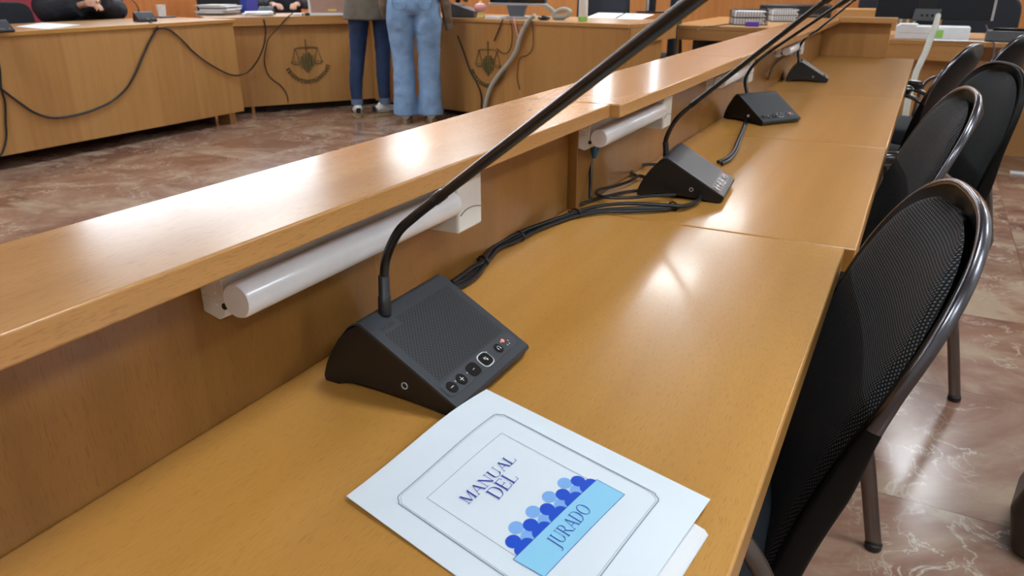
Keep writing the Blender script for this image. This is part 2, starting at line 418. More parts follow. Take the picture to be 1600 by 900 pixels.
# ------------------------------------------------------------------ tube lamps under the ledge
def tube_lamp(y, dx, label):
    t = empty('tube_lamp', (XP + dx, y, .824)); tag(t, label, 'lamp', 'tube lamps under the ledge')
    h = MB()
    h.box((.0, .004, .0), (.020, .345, .05))
    build('channel', h, 'white', t, bevel=.002)
    nb = MB(); nb.prism([(0, .003), (.016, -.001), (.024, .004), (.024, .052), (0, .052)], 0, .028)
    for k in range(7): nb.box((.001, -.0007, .010 + k * .005), (.017, .001, .0125 + k * .005))
    build('near_bracket', nb, 'white', t, bevel=.0012)
    build('screw', MB().tube([(.0245, -.0012, .012), (.0245, .004, .012)], .0026, 12), 'button', t)
    fb = MB(); fb.box((0, .292, -.014), (.048, .342, .054))
    f = build('far_bracket', fb, 'white', t, bevel=.003, seg=3)
    build('seam_line', MB().tube(catmull([(.0485, .296, .006), (.0485, .308, .010), (.0485, .324, .010), (.0485, .338, .007)]), .0005, 6), 'grey', f)
    tt = [(.0390, -.002, .0195), (.0390, .0, .0195), (.0390, .292, .0195)]
    build('diffuser_tube', MB().tube(tt, [.0128, .0138, .0138], 28), 'tube', t, ang=50)
    return t
tube_lamp(.352, 0, 'white tube lamp under the ledge behind the nearest microphone')
tube_lamp(1.045, .008, 'white tube lamp under the ledge just past the ledge step')
tube_lamp(1.80, .008, 'white tube lamp under the ledge near the third microphone')
tube_lamp(2.72, .008, 'farthest white tube lamp under the ledge, by the end panel')

# ------------------------------------------------------------------ microphones
def stroke_text(txt, size, mat, parent, name, X):
    """default sans letters as flat raised mesh; X maps (x,y,h)->local point"""
    cu = bpy.data.curves.new(name, 'FONT'); cu.body = txt; cu.size = size; cu.extrude = 0; cu.offset = size * .012
    tmp = bpy.data.objects.new(name, cu); COL.objects.link(tmp)
    dg = bpy.context.evaluated_depsgraph_get(); me = bpy.data.meshes.new_from_object(tmp.evaluated_get(dg))
    vs = [X(v.co.x, v.co.y) for v in me.vertices]; fs = [tuple(p.vertices) for p in me.polygons]
    COL.objects.unlink(tmp); bpy.data.objects.remove(tmp); bpy.data.meshes.remove(me)
    mb = MB(); mb.add(vs, fs)
    return build(name, mb, mat, parent, smooth=False)
RID = Vector((.046, 0, .0665)); FRO = Vector((.1395, 0, .0125))
SD = (FRO - RID).normalized(); SN = Vector((-SD.z, 0, SD.x)); SN = SN if SN.z > 0 else -SN
SL = (FRO - RID).length
HW = .0635
def onplate(t, s, h=.0): p = RID + SD * s + SN * h; return (p.x, t - HW, p.z)   # t from near edge
def plate_prism(mb, poly, h0, h1):
    n = len(poly)
    mb.add([onplate(t, s, h0) for t, s in poly] + [onplate(t, s, h1) for t, s in poly],
           [tuple(range(n)), tuple(range(2 * n - 1, n - 1, -1))] + [(i, i + n, (i + 1) % n + n, (i + 1) % n) for i in range(n)])
    return mb
def oval(c, a, b, n=24, e=2.0):
    out = []
    for i in range(n):
        w = 2 * PI * i / n; cs, sn = math.cos(w), math.sin(w)
        out.append((c[0] + a * math.copysign(abs(cs) ** (2 / e), cs), c[1] + b * math.copysign(abs(sn) ** (2 / e), sn)))
    return out
def make_mic(detail=True):
    t = empty('desk_microphone')
    prof = [(0, .0), (-.001, .006), (.003, .018), (.010, .032), (.019, .045), (.029, .056), (.038, .0625), (.0455, .0645), (.050, .0625),
            (.1375, .0115), (.139, .007), (.136, .001), (.126, .0), (.100, .0035), (.070, .006), (.045, .0065), (.030, .006), (.021, .003), (.015, 0)]
    build('housing', MB().prism(prof, -HW + .0015, HW - .0015), 'black', t, bevel=.0015, ang=30)
    # face plate: curls over the ridge
    sec = [(.0262, .0522), (.0330, .0608), (.0395, .0653), (.0435, .0664)] + [tuple((RID + SD * s)[i] for i in (0, 2)) for s in (.0005, .02, .05, .08, SL - .003, SL)] + [(.1405, .0095)]
    mb = MB(); uv = []; n = len(sec); s_acc = -.016
    ss = []
    for i, p in enumerate(sec):
        if i: s_acc += math.hypot(p[0] - sec[i - 1][0], p[1] - sec[i - 1][1])
        ss.append(s_acc)
    off = ss[4]; ss = [a - off for a in ss]
    vs = []
    for yy, tt in ((-HW, 0), (HW, 2 * HW)):
        for i, p in enumerate(sec): vs.append((p[0], yy, p[1])); uv.append((tt, ss[i]))
    for yy, tt in ((-HW, 0), (HW, 2 * HW)):
        for i, p in enumerate(sec): vs.append((p[0] - .0012, yy, p[1] - .0022)); uv.append((tt, -.05))
    fs = [(i, i + 1, n + i + 1, n + i) for i in range(n - 1)] + [(2 * n + i, 3 * n + i, 3 * n + i + 1, 2 * n + i + 1) for i in range(n - 1)]
    fs += [(i, 2 * n + i, 2 * n + i + 1, i + 1) for i in range(n - 1)] + [(n + i, n + i + 1, 3 * n + i + 1, 3 * n + i) for i in range(n - 1)]
    fs += [(0, n, 3 * n, 2 * n), (n - 1, 3 * n - 1, 4 * n - 1, 2 * n - 1)]
    mb.add(vs, fs)
    pl = build('face_plate', mb, 'plate', t, uv=uv, ang=30)
    if detail:
        cs = build('control_strip', plate_prism(MB(), oval((.0625, .0920), .0585, .0082, 40, 6), -.0005, .0006), 'strip', t, ang=60)
        def btn(name, tt, a, b, e=2.0, ring=False):
            if ring: build('button_ring', plate_prism(MB(), oval((tt, .0925), a + .0011, b + .0011, 28, e), 0, .0009), 'glyph', t, ang=60)
            return build(name, plate_prism(MB(), oval((tt, .0925), a, b, 28, e), 0, .0014), 'button', t, ang=60)
        b1 = btn('volume_down_button', .0135, .0054, .0056); b2 = btn('volume_up_button', .0285, .0054, .0056)
        b3 = btn('mute_button', .0480, .0074, .0066, 3); b4 = btn('talk_button', .0690, .0074, .0064, 3, True)
        b5 = btn('headphone_button', .0930, .0046, .0050)
        def bar(par, c, a, b): build('symbol', plate_prism(MB(), [(c[0] - a, c[1] - b), (c[0] + a, c[1] - b), (c[0] + a, c[1] + b), (c[0] - a, c[1] + b)], .0013, .0016), 'glyph', par, smooth=False)
        bar(b1, (.0135, .0925), .0022, .00028); bar(b2, (.0285, .0925), .0024, .00028); bar(b2, (.0285, .0925), .00028, .0024)
        bar(b3, (.0480, .0925), .0013, .00028); bar(b4, (.0680, .0915), .0006, .0012); bar(b4, (.0702, .0935), .0009, .0010); bar(b4, (.0702, .0912), .0004, .0006)
        arc = [(.0930 + .0020 * math.cos(w), .0925 + .0020 * math.sin(w)) for w in [PI * .85 + k * PI * 1.3 / 8 for k in range(9)]]
        build('symbol', MB().tube([onplate(a, b, .0015) for a, b in arc], .0003, 6), 'glyph', b5)
        bar(b5, (.0948, .0935), .0005, .0008); bar(b5, (.0914, .0932), .0005, .0008)
        for c in ((.0210, .0905), (.0385, .0915), (.0765, .0880)): bar(cs, c, .0006, .0006)
        for c in ((.1015, .0893), (.1050, .0955), (.1085, .0955), (.1105, .0925)): bar(cs, c, .0005, .0008)
        build('red_light', plate_prism(MB(), oval((.1060, .0893), .0018, .0018, 20), 0, .0009), 'led', t, ang=60)['label'] = 'glowing red speaking light'
        stroke_text('SHURE', .0062, 'engrave', pl, 'brand_lettering', lambda x, y: onplate(.0105 + x * 1.02, .0175 - y, .0002))
        jk = [(.088 + .0028 * math.cos(w), -HW + .0006, .0185 + .0028 * math.sin(w)) for w in [2 * PI * k / 20 for k in range(21)]]
        build('jack_ring', MB().tube(jk, .0006, 6, cap=False), 'silver', t)
        build('jack_hole', MB().tube([(.088, -HW + .0010, .0185), (.088, -HW + .0020, .0185)], .0021, 16), 'engrave', t)
    return t
def neck(t, pts_world):
    """gooseneck: flexible ribbed foot then a rigid rod with a slim capsule, as children of mic t"""
    Mi = (Matrix.Translation(t.location) @ Matrix.Rotation(t.rotation_euler.z, 4, 'Z')).inverted()
    P = [Mi @ Vector(p) for p in pts_world]
    base, flex, rodp = P[0], P[:-1], P[-2:]
    fp = catmull(P[:-1], 26); rs = []
    for i in range(len(fp)): rs.append(.0041 if i % 2 else .0036)
    nk = build('gooseneck', MB().tube(fp, rs, 14), 'rod', t, ang=80)
    d = (P[1] - P[0]).normalized()
    build('neck_collar', MB().tube([base - d * .010, base - d * .008, base + d * .006, base + d * .007, base + d * .024, base + d * .025],
                                   [.0056, .0058, .0056, .0050, .0049, .0043], 20), 'black', t, ang=50)
    a, b = P[-2], P[-1]; dd = (b - a).normalized()
    build('rod', MB().tube([a - dd * .004, a + dd * .012, a + dd * .0135, a + (b - a) * .5, b], [.0046, .0046, .0039, .0039, .0039], 20), 'rod', t, ang=50)
    build('capsule', MB().tube([b - dd * .002, b, b + dd * .03, b + dd * .034], [.0045, .006, .006, .004], 16), 'black', t, ang=50)
mic1 = make_mic(); mic1.location = (-.421, .5035, DZ); 
tag(mic1, 'black desk microphone unit nearest the camera, beside the booklet', 'microphone', 'desk microphones')
P1 = [atd(601, 474, .645), atd(600, 440, .642), atd(604, 402, .632), atd(622, 363, .617), atd(648, 338, .603), atd(683, 310, .580)]
tip = atd(1085, 0, .330)
neck(mic1, P1 + [P1[-1] + (tip - P1[-1]) * 1.22])
mic_specs = [((-.386, 1.231, DZ), math.radians(5), 'black desk microphone unit on the second desk, ringed by cable loops',
              [(1038, 236), (1040, 222), (1047, 202), (1060, 183), (1082, 163)], (1290, 0)),
             ((-.396, 2.05, DZ), math.radians(-35), 'black desk microphone unit on the third desk, cable running from its front',
              [(1163, 140), (1164, 128), (1170, 112), (1182, 97), (1200, 82)], (1310, 8)),
             ((-.424, 2.94, DZ), math.radians(7), 'farthest black desk microphone unit on the jury bench',
              [(1247, 92), (1247, 82), (1252, 68), (1262, 57), (1276, 48)], (1335, 0))]
for loc, rz, lab, px, tp in mic_specs:
    c = copy_tree(mic1)
    for ch in [k for k in children(c) if k.name.split('.')[0] in ('gooseneck', 'neck_collar', 'rod', 'capsule')]: bpy.data.objects.remove(ch)
    c.location = loc; c.rotation_euler.z = rz; c['label'] = lab
    r = Matrix.Rotation(rz, 3, 'Z')
    b0 = Vector(loc) + r @ Vector((.036, -.022, .060))
    dep = (b0 - EYE).dot(FW)
    w = [b0] + [atd(u, v, dep - .012 * (i + 1)) for i, (u, v) in enumerate(px[1:])]
    tipd = dep * .60 if dep < 1.5 else dep * .8
    w.append(atd(*tp, dep - .25))
    neck(c, w)

# ------------------------------------------------------------------ jury chairs
def chair_profile(s, tilt=.487, c=-.066, H=.421):
    return .35 - math.sin(tilt) * s * H - c * s * s, .86 - math.cos(tilt) * s * H
def halfw(s, W, n=2.449, tap=.209):
    w = W * (1 - max(0, 1 - s / .42) ** n) ** (1 / n)
    return w * (1 - tap * max(0, s - .42) / .58)
def make_chair(fabric='weave', W=.18, tilt=.487, rimm='chrome'):
    t = empty('jury_chair')
    K = 44
    ss = [1.2 * (i / K) ** 1.6 for i in range(K + 1)]
    def frame(s):
        x, z = chair_profile(s, tilt); x2, z2 = chair_profile(s + .001, tilt)
        T = Vector((x2 - x, 0, z2 - z)).normalized(); Nn = Vector((T.z, 0, -T.x))  # points to the sitter (-x)
        if Nn.x > 0: Nn = -Nn
        return Vector((x, 0, z)), T, Nn
    # outline loop of rim (from bottom left over the top to bottom right)
    loop = []
    ext = 1.10
    for sgn, seq in ((1, reversed(ss)), (-1, ss[1:])):
        for s in seq:
            p, T, Nn = frame(s); loop.append((p + Vector((0, sgn * halfw(s, W), 0)), Nn))
    # shell: lofted solid slab inside the outline
    J = 14
    mb = MB(); vs = []
    rows = [frame(s) + (halfw(s, W) - .004,) for s in ss]
    rows[0] = frame(ss[0]) + (.004,)
    for (p, T, Nn, w), s_ in zip(rows, ss):
        et = max(0, 1 - s_ / .09) ** 1.5
        for side in (0, 1):
            for j in range(J + 1):
                a = -1 + 2 * j / J; wrap = .022 * max(a * a, et)
                vs.append(p + Vector((0, w * a, 0)) + Nn * (wrap - .006 if side == 0 else wrap - .026 + .014 * max(a * a, et)))
    R = 2 * (J + 1); fs = []
    for i in range(K):
        for j in range(J):
            a = i * R + j; fs.append((a, a + 1, a + R + 1, a + R))
            a = i * R + J + 1 + j; fs.append((a, a + R, a + R + 1, a + 1))
        a = i * R; fs.append((a, a + R, a + R + J + 1, a + J + 1))
        a = i * R + J; fs.append((a, a + J + 1, a + R + J + 1, a + R))
    fs.append(tuple(list(range(0, J + 1)) + list(range(2 * J + 1, J, -1))))
    o = K * R; fs.append(tuple(list(range(o + J, o - 1, -1)) + list(range(o + J + 1, o + 2 * J + 2))))
    mb.add(vs, fs); build('back_shell', mb, 'shell', t, ang=60)
    # edge band: polished metal round the upper arc, matt black and deeper further down
    SS = list(reversed(ss)) + ss[1:]
    pts = []; nn = []; hd = []
    for (p, Nn), s_ in zip(loop, SS):
        q_ = min(1, max(0, (s_ - .35) / .4)); q_ = q_ * q_ * (3 - 2 * q_); h_ = .0060 + .010 * q_
        pts.append(p + Nn * (.0165 - h_)); nn.append(Nn); hd.append(h_)
    n = len(pts); q = 12
    def band(i0, i1, name, mat):
        vs = []
        for i in range(i0, i1 + 1):
            T = (pts[min(i + 1, n - 1)] - pts[max(i - 1, 0)]).normalized(); B = T.cross(nn[i]).normalized()
            for k in range(q):
                w = 2 * PI * k / q
                vs.append(pts[i] + nn[i] * (hd[i] * math.copysign(abs(math.cos(w)) ** .6, math.cos(w))) + B * (.0042 * math.copysign(abs(math.sin(w)) ** .6, math.sin(w))))
        m_ = i1 - i0 + 1
        fs = [(i * q + k, i * q + (k + 1) % q, (i + 1) * q + (k + 1) % q, (i + 1) * q + k) for i in range(m_ - 1) for k in range(q)] + [tuple(range(q)), tuple(range((m_ - 1) * q, m_ * q))]
        rb = MB(); rb.add(vs, fs); return build(name, rb, mat, t, ang=60)
    up = [i for i, s_ in enumerate(SS) if s_ <= .50]
    rim_ = band(up[0], up[-1], 'rim', rimm)
    if rimm == 'chrome': rim_['label'] = 'polished grey metal edge around the top of the backrest'
    band(0, up[0], 'edge_band', 'shell'); band(up[-1], n - 1, 'edge_band', 'shell')
    # upholstered pad
    mb = MB(); vs = []; uv = []; J = 26; K2 = 40
    s0 = .045
    for i in range(K2 + 1):
        s = s0 + (1.10 - s0) * (i / K2) ** 1.25; et = max(0, 1 - s / .09) ** 1.5
        p, T, Nn = frame(s)
        w = halfw(max(0, (s - s0) * 1.0 + .0004), W - .013) if s < .42 + s0 else halfw(s, W - .013)
        for j in range(J + 1):
            a = -1 + 2 * j / J
            e = (1 - abs(a) ** 4) ** .6 * min(1, (i / K2) * 6) ** .5
            vs.append(p + Vector((0, w * a, 0)) + Nn * (.020 * max(a * a, et) + .019 * e - .006)); uv.append((w * a, s * .43))
    n1 = len(vs)
    fs = [(i * (J + 1) + j, i * (J + 1) + j + 1, (i + 1) * (J + 1) + j + 1, (i + 1) * (J + 1) + j) for i in range(K2) for j in range(J)]
    mb.add(vs, fs); pad = build('back_cushion', mb, fabric, t, uv=uv, ang=80)
    # lumbar-to-seat link plate
    p, T, Nn = frame(1.16)
    lk = MB(); xx, zz = p.x, p.z
    lk.prism([(xx + .020, zz + .03), (xx - .004, zz + .03), (xx - .012, zz - .010), (xx - .10, zz - .016), (xx - .10, zz - .030), (xx - .01, zz - .026), (xx + .012, zz - .010)], -.07, .07)
    build('back_support', lk, 'shell', t, bevel=.004)
    # seat cushion
    sc = MB(); n = 40
    def ring(z, k, zz=0): return [((.235 * k) * math.copysign(abs(math.cos(w)) ** .62, math.cos(w)) - .022, (.225 * k) * math.copysign(abs(math.sin(w)) ** .62, math.sin(w)), z) for w in [2 * PI * i / n for i in range(n)]]
    rr = [ring(.405, .93), ring(.408, .98), ring(.430, 1), ring(.455, .985), ring(.468, .93), ring(.474, .80), ring(.474, .4)]
    vs = [v for r_ in rr for v in r_]; fs = [(i * n + j, i * n + (j + 1) % n, (i + 1) * n + (j + 1) % n, (i + 1) * n + j) for i in range(len(rr) - 1) for j in range(n)] + [tuple(range(n - 1, -1, -1)), tuple(range((len(rr) - 1) * n, len(rr) * n))]
    sc.add(vs, fs); build('seat', sc, 'seatc', t, ang=70)
    build('seat_pan', MB().box((-.20, -.19, .388), (.185, .19, .404)), 'shell', t, bevel=.006)
    # legs and arm loops
    for sg in (-1, 1):
        rear = catmull([(.12, sg * .235, .392), (.175, sg * .240, .385), (.20, sg * .242, .35), (.245, sg * .225, .24), (.300, sg * .225, .012)], 5)
        build('rear_leg', MB().tube(rear, .0150, 14, flat=.62), 'steel', t, ang=60)
        front = catmull([(.0, sg * .235, .392), (-.13, sg * .240, .385), (-.165, sg * .242, .35), (-.18, sg * .225, .24), (-.215, sg * .215, .012)], 5)
        build('front_leg', MB().tube(front, .0150, 14, flat=.62), 'steel', t, ang=60)
        for xx in (.300, -.215):
            build('foot_cap', MB().lathe([(.0145, 0), (.0165, .003), (.0165, .014), (.0145, .016)], (xx, sg * (.225 if xx > 0 else .215), 0), 16), 'black', t)
        arm = catmull([(.196, sg * .252, .388), (.205, sg * .256, .46), (.185, sg * .260, .560), (.13, sg * .262, .628), (.04, sg * .262, .652), (-.08, sg * .262, .650), (-.135, sg * .260, .60), (-.15, sg * .256, .48), (-.15, sg * .252, .388)], 6)
        build('arm_loop', MB().tube(arm, .0085, 12, flat=1.5), 'steel', t, ang=60)
        build('arm_pad', MB().tube([(.09, sg * .262, .665), (.085, sg * .262, .668), (-.06, sg * .262, .668), (-.066, sg * .262, .665)], [.012, .017, .017, .012], 14), 'blackgl', t, ang=60)
    build('cross_rail', MB().tube([(.165, -.24, .385), (.165, .24, .385)], .010, 10).tube([(-.13, -.24, .385), (-.13, .24, .385)], .010, 10), 'steel', t)
    return t
def put_chair(c, ax, ay, a, label, off=.35, dz=0):
    c.location = (ax - off * math.cos(a), ay - off * math.sin(a), dz); c.rotation_euler.z = a; c['label'] = label; c['category'] = 'chair'; c['group'] = 'black chairs along the jury bench'
ca = make_chair()
put_chair(ca, .076, .854, .173, 'nearest black chair with dotted mesh backrest at the jury bench')
cb = copy_tree(ca); put_chair(cb, .101, 1.631, .150, 'second black mesh-backed chair, directly behind the nearest one'); cb.scale = (1, 1, 1.012)
cc = make_chair('cloth', W=.18, tilt=.35, rimm='shell')
put_chair(cc, .201, 2.362, .389, 'smooth dark grey padded chair behind the second mesh chair')
cd = copy_tree(ca); put_chair(cd, .16, 3.02, -.287, 'black chair with its glossy back shell showing, turned towards the end desk')
ce = copy_tree(ca); put_chair(ce, .36, 3.66, -.42, 'farthest black jury chair, cut by the right edge, pale rim on top')

# ------------------------------------------------------------------ booklet
def V3(t): return Vector(t)
bL, bT, bR = atz(541, 775, .7335), atz(760, 608, .7425), atz(1110, 780, .738)
bB = bL + bR - bT
def cov(u, v, h=0.0):
    p = bL * (1 - u) * (1 - v) + bT * u * (1 - v) + bR * u * v + bB * (1 - u) * v
    z = p.z + .0035 * math.sin(PI * v) * (1 - u) * 0 + .003 * math.sin(PI * u) * (1 - .4 * v) - .0015 * math.sin(2 * PI * u) * (1 - v)
    return Vector((p.x, p.y, z + h))
bk = empty('booklet', ((bL.x + bR.x) / 2, (bL.y + bR.y) / 2, DZ)); tag(bk, 'white and blue printed jury manual booklet lying on the desk', 'booklet')
def loc(p): return Vector(p) - bk.location
def covgrid(name, f, mat, th, nu=20, nv=24):
    mb = MB(); vs = [loc(f(i / nu, j / nv)) for j in range(nv + 1) for i in range(nu + 1)]
    n = len(vs); vs += [v - Vector((0, 0, th)) for v in vs]
    w = nu + 1; fs = []
    for j in range(nv):
        for i in range(nu):
            a = j * w + i; fs += [(a, a + 1, a + w + 1, a + w), (a + n, a + w + n, a + w + 1 + n, a + 1 + n)]
    for i in range(nu): fs += [(i, i + n, i + 1 + n, i + 1), (nv * w + i, nv * w + i + 1, nv * w + i + 1 + n, nv * w + i + n)]
    for j in range(nv): fs += [(j * w, (j + 1) * w, (j + 1) * w + n, j * w + n), (j * w + nu, j * w + nu + n, (j + 1) * w + nu + n, (j + 1) * w + nu)]
    mb.add(vs, fs); return build(name, mb, mat, bk, ang=50)
cover = covgrid('front_cover', cov, 'paper', .0004)
pR = atz(1107, 835, .7310)
def flatp(k, lift):
    T2 = Vector((bT.x + .004, bT.y - .004, 0)); R2 = Vector((pR.x, pR.y, 0)); L2 = Vector((bL.x + .010, bL.y + .014, 0))
    R2 = T2.lerp(R2, 1 - k * .004); B2 = L2 + (R2 - T2) 
    def f(u, v):
        p = L2 * (1 - u) * (1 - v) + T2 * u * (1 - v) + R2 * u * v + B2 * (1 - u) * v
        top = cov(u, v).z - .0012 - k * .0006
        return Vector((p.x, p.y, min(top, DZ + lift + .006 * max(0, u - .3) * (1 - v) * 1.0)))
    return f
covgrid('back_cover', flatp(0, .0008), 'paper', .0004)
for k in range(1, 4): covgrid('inner_page', flatp(k, .0008 + .0007 * k), 'paper2', .0002)
# printed matter
def pm(name, polys, mat, h=.00025, sub=True):
    """polygons in cover coordinates (u,v); strips are subdivided so they follow the cover"""
    mb = MB()
    for poly in polys: mb.add([loc(cov(u, v, h)) for u, v in poly], [tuple(range(len(poly)))])
    return build(name, mb, mat, cover, smooth=False)
AU, AV = .1594, .2084      # cover size in metres along u and v
def line_strip(pts, w):
    out = []
    for (a, b) in zip(pts[:-1], pts[1:]):
        dx, dy = (b[0] - a[0]) * AU, (b[1] - a[1]) * AV; L = math.hypot(dx, dy) or 1
        nx, ny = -dy / L * w / 2 / AU, dx / L * w / 2 / AV
        k = max(1, int(L / .008))
        for i in range(k):
            p = [(a[0] + (b[0] - a[0]) * t, a[1] + (b[1] - a[1]) * t) for t in (i / k, (i + 1) / k)]
            out.append([(p[0][0] + nx, p[0][1] + ny), (p[1][0] + nx, p[1][1] + ny), (p[1][0] - nx, p[1][1] - ny), (p[0][0] - nx, p[0][1] - ny)])
    return out
def corner_frame(u0, v0, u1, v1, r, n=6):
    pts = []
    for cxx, cyy, a0 in ((u0, v0, 0), (u1, v0, 1), (u1, v1, 2), (u0, v1, 3)):
        sx = 1 if cxx == u0 else -1; sy = 1 if cyy == v0 else -1
        seq = [(cxx, cyy + sy * r / AV), (cxx + sx * r * .35 / AU, cyy + sy * r * .7 / AV), (cxx + sx * r * .55 / AU, cyy + sy * r * .25 / AV), (cxx + sx * r / AU, cyy)]
        if a0 in (1, 3): seq = seq[::-1]
        pts += seq
    return pts + [pts[0]]
pm('outer_border', line_strip(corner_frame(.115, .145, .873, .867, .0055), .0009), 'inkgrey')
pm('outer_border_hairline', line_strip(corner_frame(.123, .152, .865, .860, .0055), .0003), 'inkgrey')  # thin second printed line inside the outer border
pm('inner_border', line_strip([(.215, .635), (.215, .232), (.747, .240), (.750, .648)], .00045), 'inkgrey')
pm('title_box', [[(.196 + .579 * i / 12, .622 + .032 * i / 12), (.196 + .579 * (i + 1) / 12, .622 + .032 * (i + 1) / 12), (.205 + .570 * (i + 1) / 12, .735 + .030 * (i + 1) / 12), (.205 + .570 * i / 12, .735 + .030 * i / 12)] for i in range(12)], 'cyan', .0004)
pm('title_box_outline', line_strip([(.196, .622), (.775, .654), (.775, .765), (.205, .735), (.196, .622)], .0004), 'ink', .0005)
# jurors drawn as round heads over shoulders
def head(cu, cv, r, n=20): return [[(cu + r * math.cos(2 * PI * i / n) / AU, cv + r * math.sin(2 * PI * i / n) / AV) for i in range(n)]]
def shoulders(cu, cv, w, hgt):
    pts = [(cu - w / AU, cv)]
    for i in range(9):
        a = PI - PI / 2 * i / 8; pts.append((cu + (-w + hgt * .8 + hgt * .8 * math.cos(a)) / AU, cv - hgt * math.sin(a) / AV))
    for i in range(9):
        a = PI / 2 - PI / 2 * i / 8; pts.append((cu + (w - hgt * .8 + hgt * .8 * math.cos(a)) / AU, cv - hgt * math.sin(a) / AV))
    pts.append((cu + w / AU, cv)); return [pts]
back, frontp = [], []
for i in range(4):
    u = .328 + .1115 * i; v = .629 + .0065 * i
    back += head(u, v - .073, .0054) + shoulders(u, v, .0080, .0098)
for i in range(5):
    u = .265 + .1115 * i; v = .6275 + .0062 * i
    frontp += head(u, v - .046, .0054) + shoulders(u + .006, v, .0082, .0058)
pm('back_row_figures', back, 'lblue', .0003); pm('front_row_figures', frontp, 'pblue', .00036)
# serif capitals: strokes as (x,y) polygons, em height 1
TH, TN, SF = .105, .040, .032
def bar2(x0, y0, x1, y1, w):
    dx, dy = x1 - x0, y1 - y0; L = math.hypot(dx, dy); nx, ny = -dy / L * w / 2, dx / L * w / 2
    return [(x0 + nx, y0 + ny), (x1 + nx, y1 + ny), (x1 - nx, y1 - ny), (x0 - nx, y0 - ny)]
def hw(x0, x1, y, w=SF): return [(x0, y - w / 2), (x1, y - w / 2), (x1, y + w / 2), (x0, y + w / 2)]
def vb(x, w=TH, y0=0, y1=1): return [(x - w / 2, y0), (x + w / 2, y0), (x + w / 2, y1), (x - w / 2, y1)]
def arcstroke(cx, cy, rx, ry, a0, a1, n, wmax=TH, wmin=TN):
    out = []; 
    def P(a, k):
        w = wmin + (wmax - wmin) * abs(math.cos(a)) ** 1.4
        return (cx + (rx + k * w / 2) * math.cos(a), cy + (ry + k * min(w, wmin * 1.2) / 2) * math.sin(a))
    for i in range(n):
        a, b = a0 + (a1 - a0) * i / n, a0 + (a1 - a0) * (i + 1) / n
        out.append([P(a, 1), P(b, 1), P(b, -1), P(a, -1)])
    return out
def glyph(ch):
    if ch == 'M': return [vb(.14, TN), hw(.02, .27, .018), hw(0, .2, .982), bar2(.15, .96, .47, .03, TH), bar2(.80, .96, .47, .03, TN), vb(.83, TH), hw(.70, .97, .018), hw(.76, .97, .982)], 1.0
    if ch == 'A': return [bar2(.10, .02, .40, .97, TN), bar2(.42, .97, .74, .02, TH), hw(.19, .60, .34, TN), hw(0, .22, .018), hw(.60, .87, .018)], .84
    if ch == 'N': return [vb(.14, TN), hw(.02, .27, .018), hw(0, .2, .982), bar2(.15, .96, .74, .04, TH), vb(.76, TN), hw(.64, .88, .982)], .92
    if ch == 'U': return [vb(.17, TH, .3, 1), hw(.03, .32, .982), vb(.73, TN, .3, 1), hw(.61, .85, .982)] + arcstroke(.45, .30, .28, .28, PI, 2 * PI, 12), .90
    if ch == 'L': return [vb(.17), hw(.03, .32, .982), hw(.03, .62, .02, TN), bar2(.60, .02, .66, .26, TN)], .70
    if ch == 'D': return [vb(.17), hw(.03, .42, .98, TN), hw(.03, .42, .02, TN)] + arcstroke(.42, .5, .37, .48, -PI / 2, PI / 2, 16), .90
    if ch == 'E': return [vb(.17), hw(.03, .62, .98, TN), hw(.17, .52, .51, TN), hw(.03, .66, .02, TN), bar2(.61, .97, .62, .78, TN), bar2(.64, .02, .69, .24, TN), bar2(.52, .60, .52, .42, TN)], .74
    if ch == 'J': return [vb(.22, TH, -.12, 1), hw(.08, .37, .982)] + arcstroke(.03, -.12, .19, .16, -PI / 2 - .4, 0, 8), .42
    if ch == 'R': return [vb(.17), hw(.03, .32, .018), hw(.03, .38, .98, TN), hw(.17, .38, .48, TN)] + arcstroke(.38, .73, .22, .25, -PI / 2, PI / 2, 12) + [bar2(.38, .48, .76, .03, TH * .95), hw(.70, .86, .018)], .86
    if ch == 'O': return arcstroke(.48, .5, .38, .48, 0, 2 * PI, 28), .98
def word(txt, u0, v0, u1, v1, cap, name, mat):
    """baseline from (u0,v0) to (u1,v1); cap height in metres"""
    Wd = sum(glyph(c)[1] for c in txt); polys = []
    L = math.hypot((u1 - u0) * AU, (v1 - v0) * AV); k = L / Wd; x = 0
    ex = Vector(((u1 - u0) * AU, (v1 - v0) * AV)).normalized(); ey = Vector((ex.y, -ex.x))
    for c in txt:
        G, adv = glyph(c)
        for p in G: polys.append([((u0 * AU + ex.x * (x + a) * k + ey.x * b * cap) / AU, (v0 * AV + ex.y * (x + a) * k + ey.y * b * cap) / AV) for a, b in p])
        x += adv
    return pm(name, polys, mat, .0007)
word('MANUAL', .296, .369, .642, .377, .0098, 'title_lettering', 'ink')
word('DEL', .395, .440, .556, .436, .0120, 'title_lettering', 'ink')
word('JURADO', .350, .712, .606, .716, .0105, 'title_lettering', 'ink')

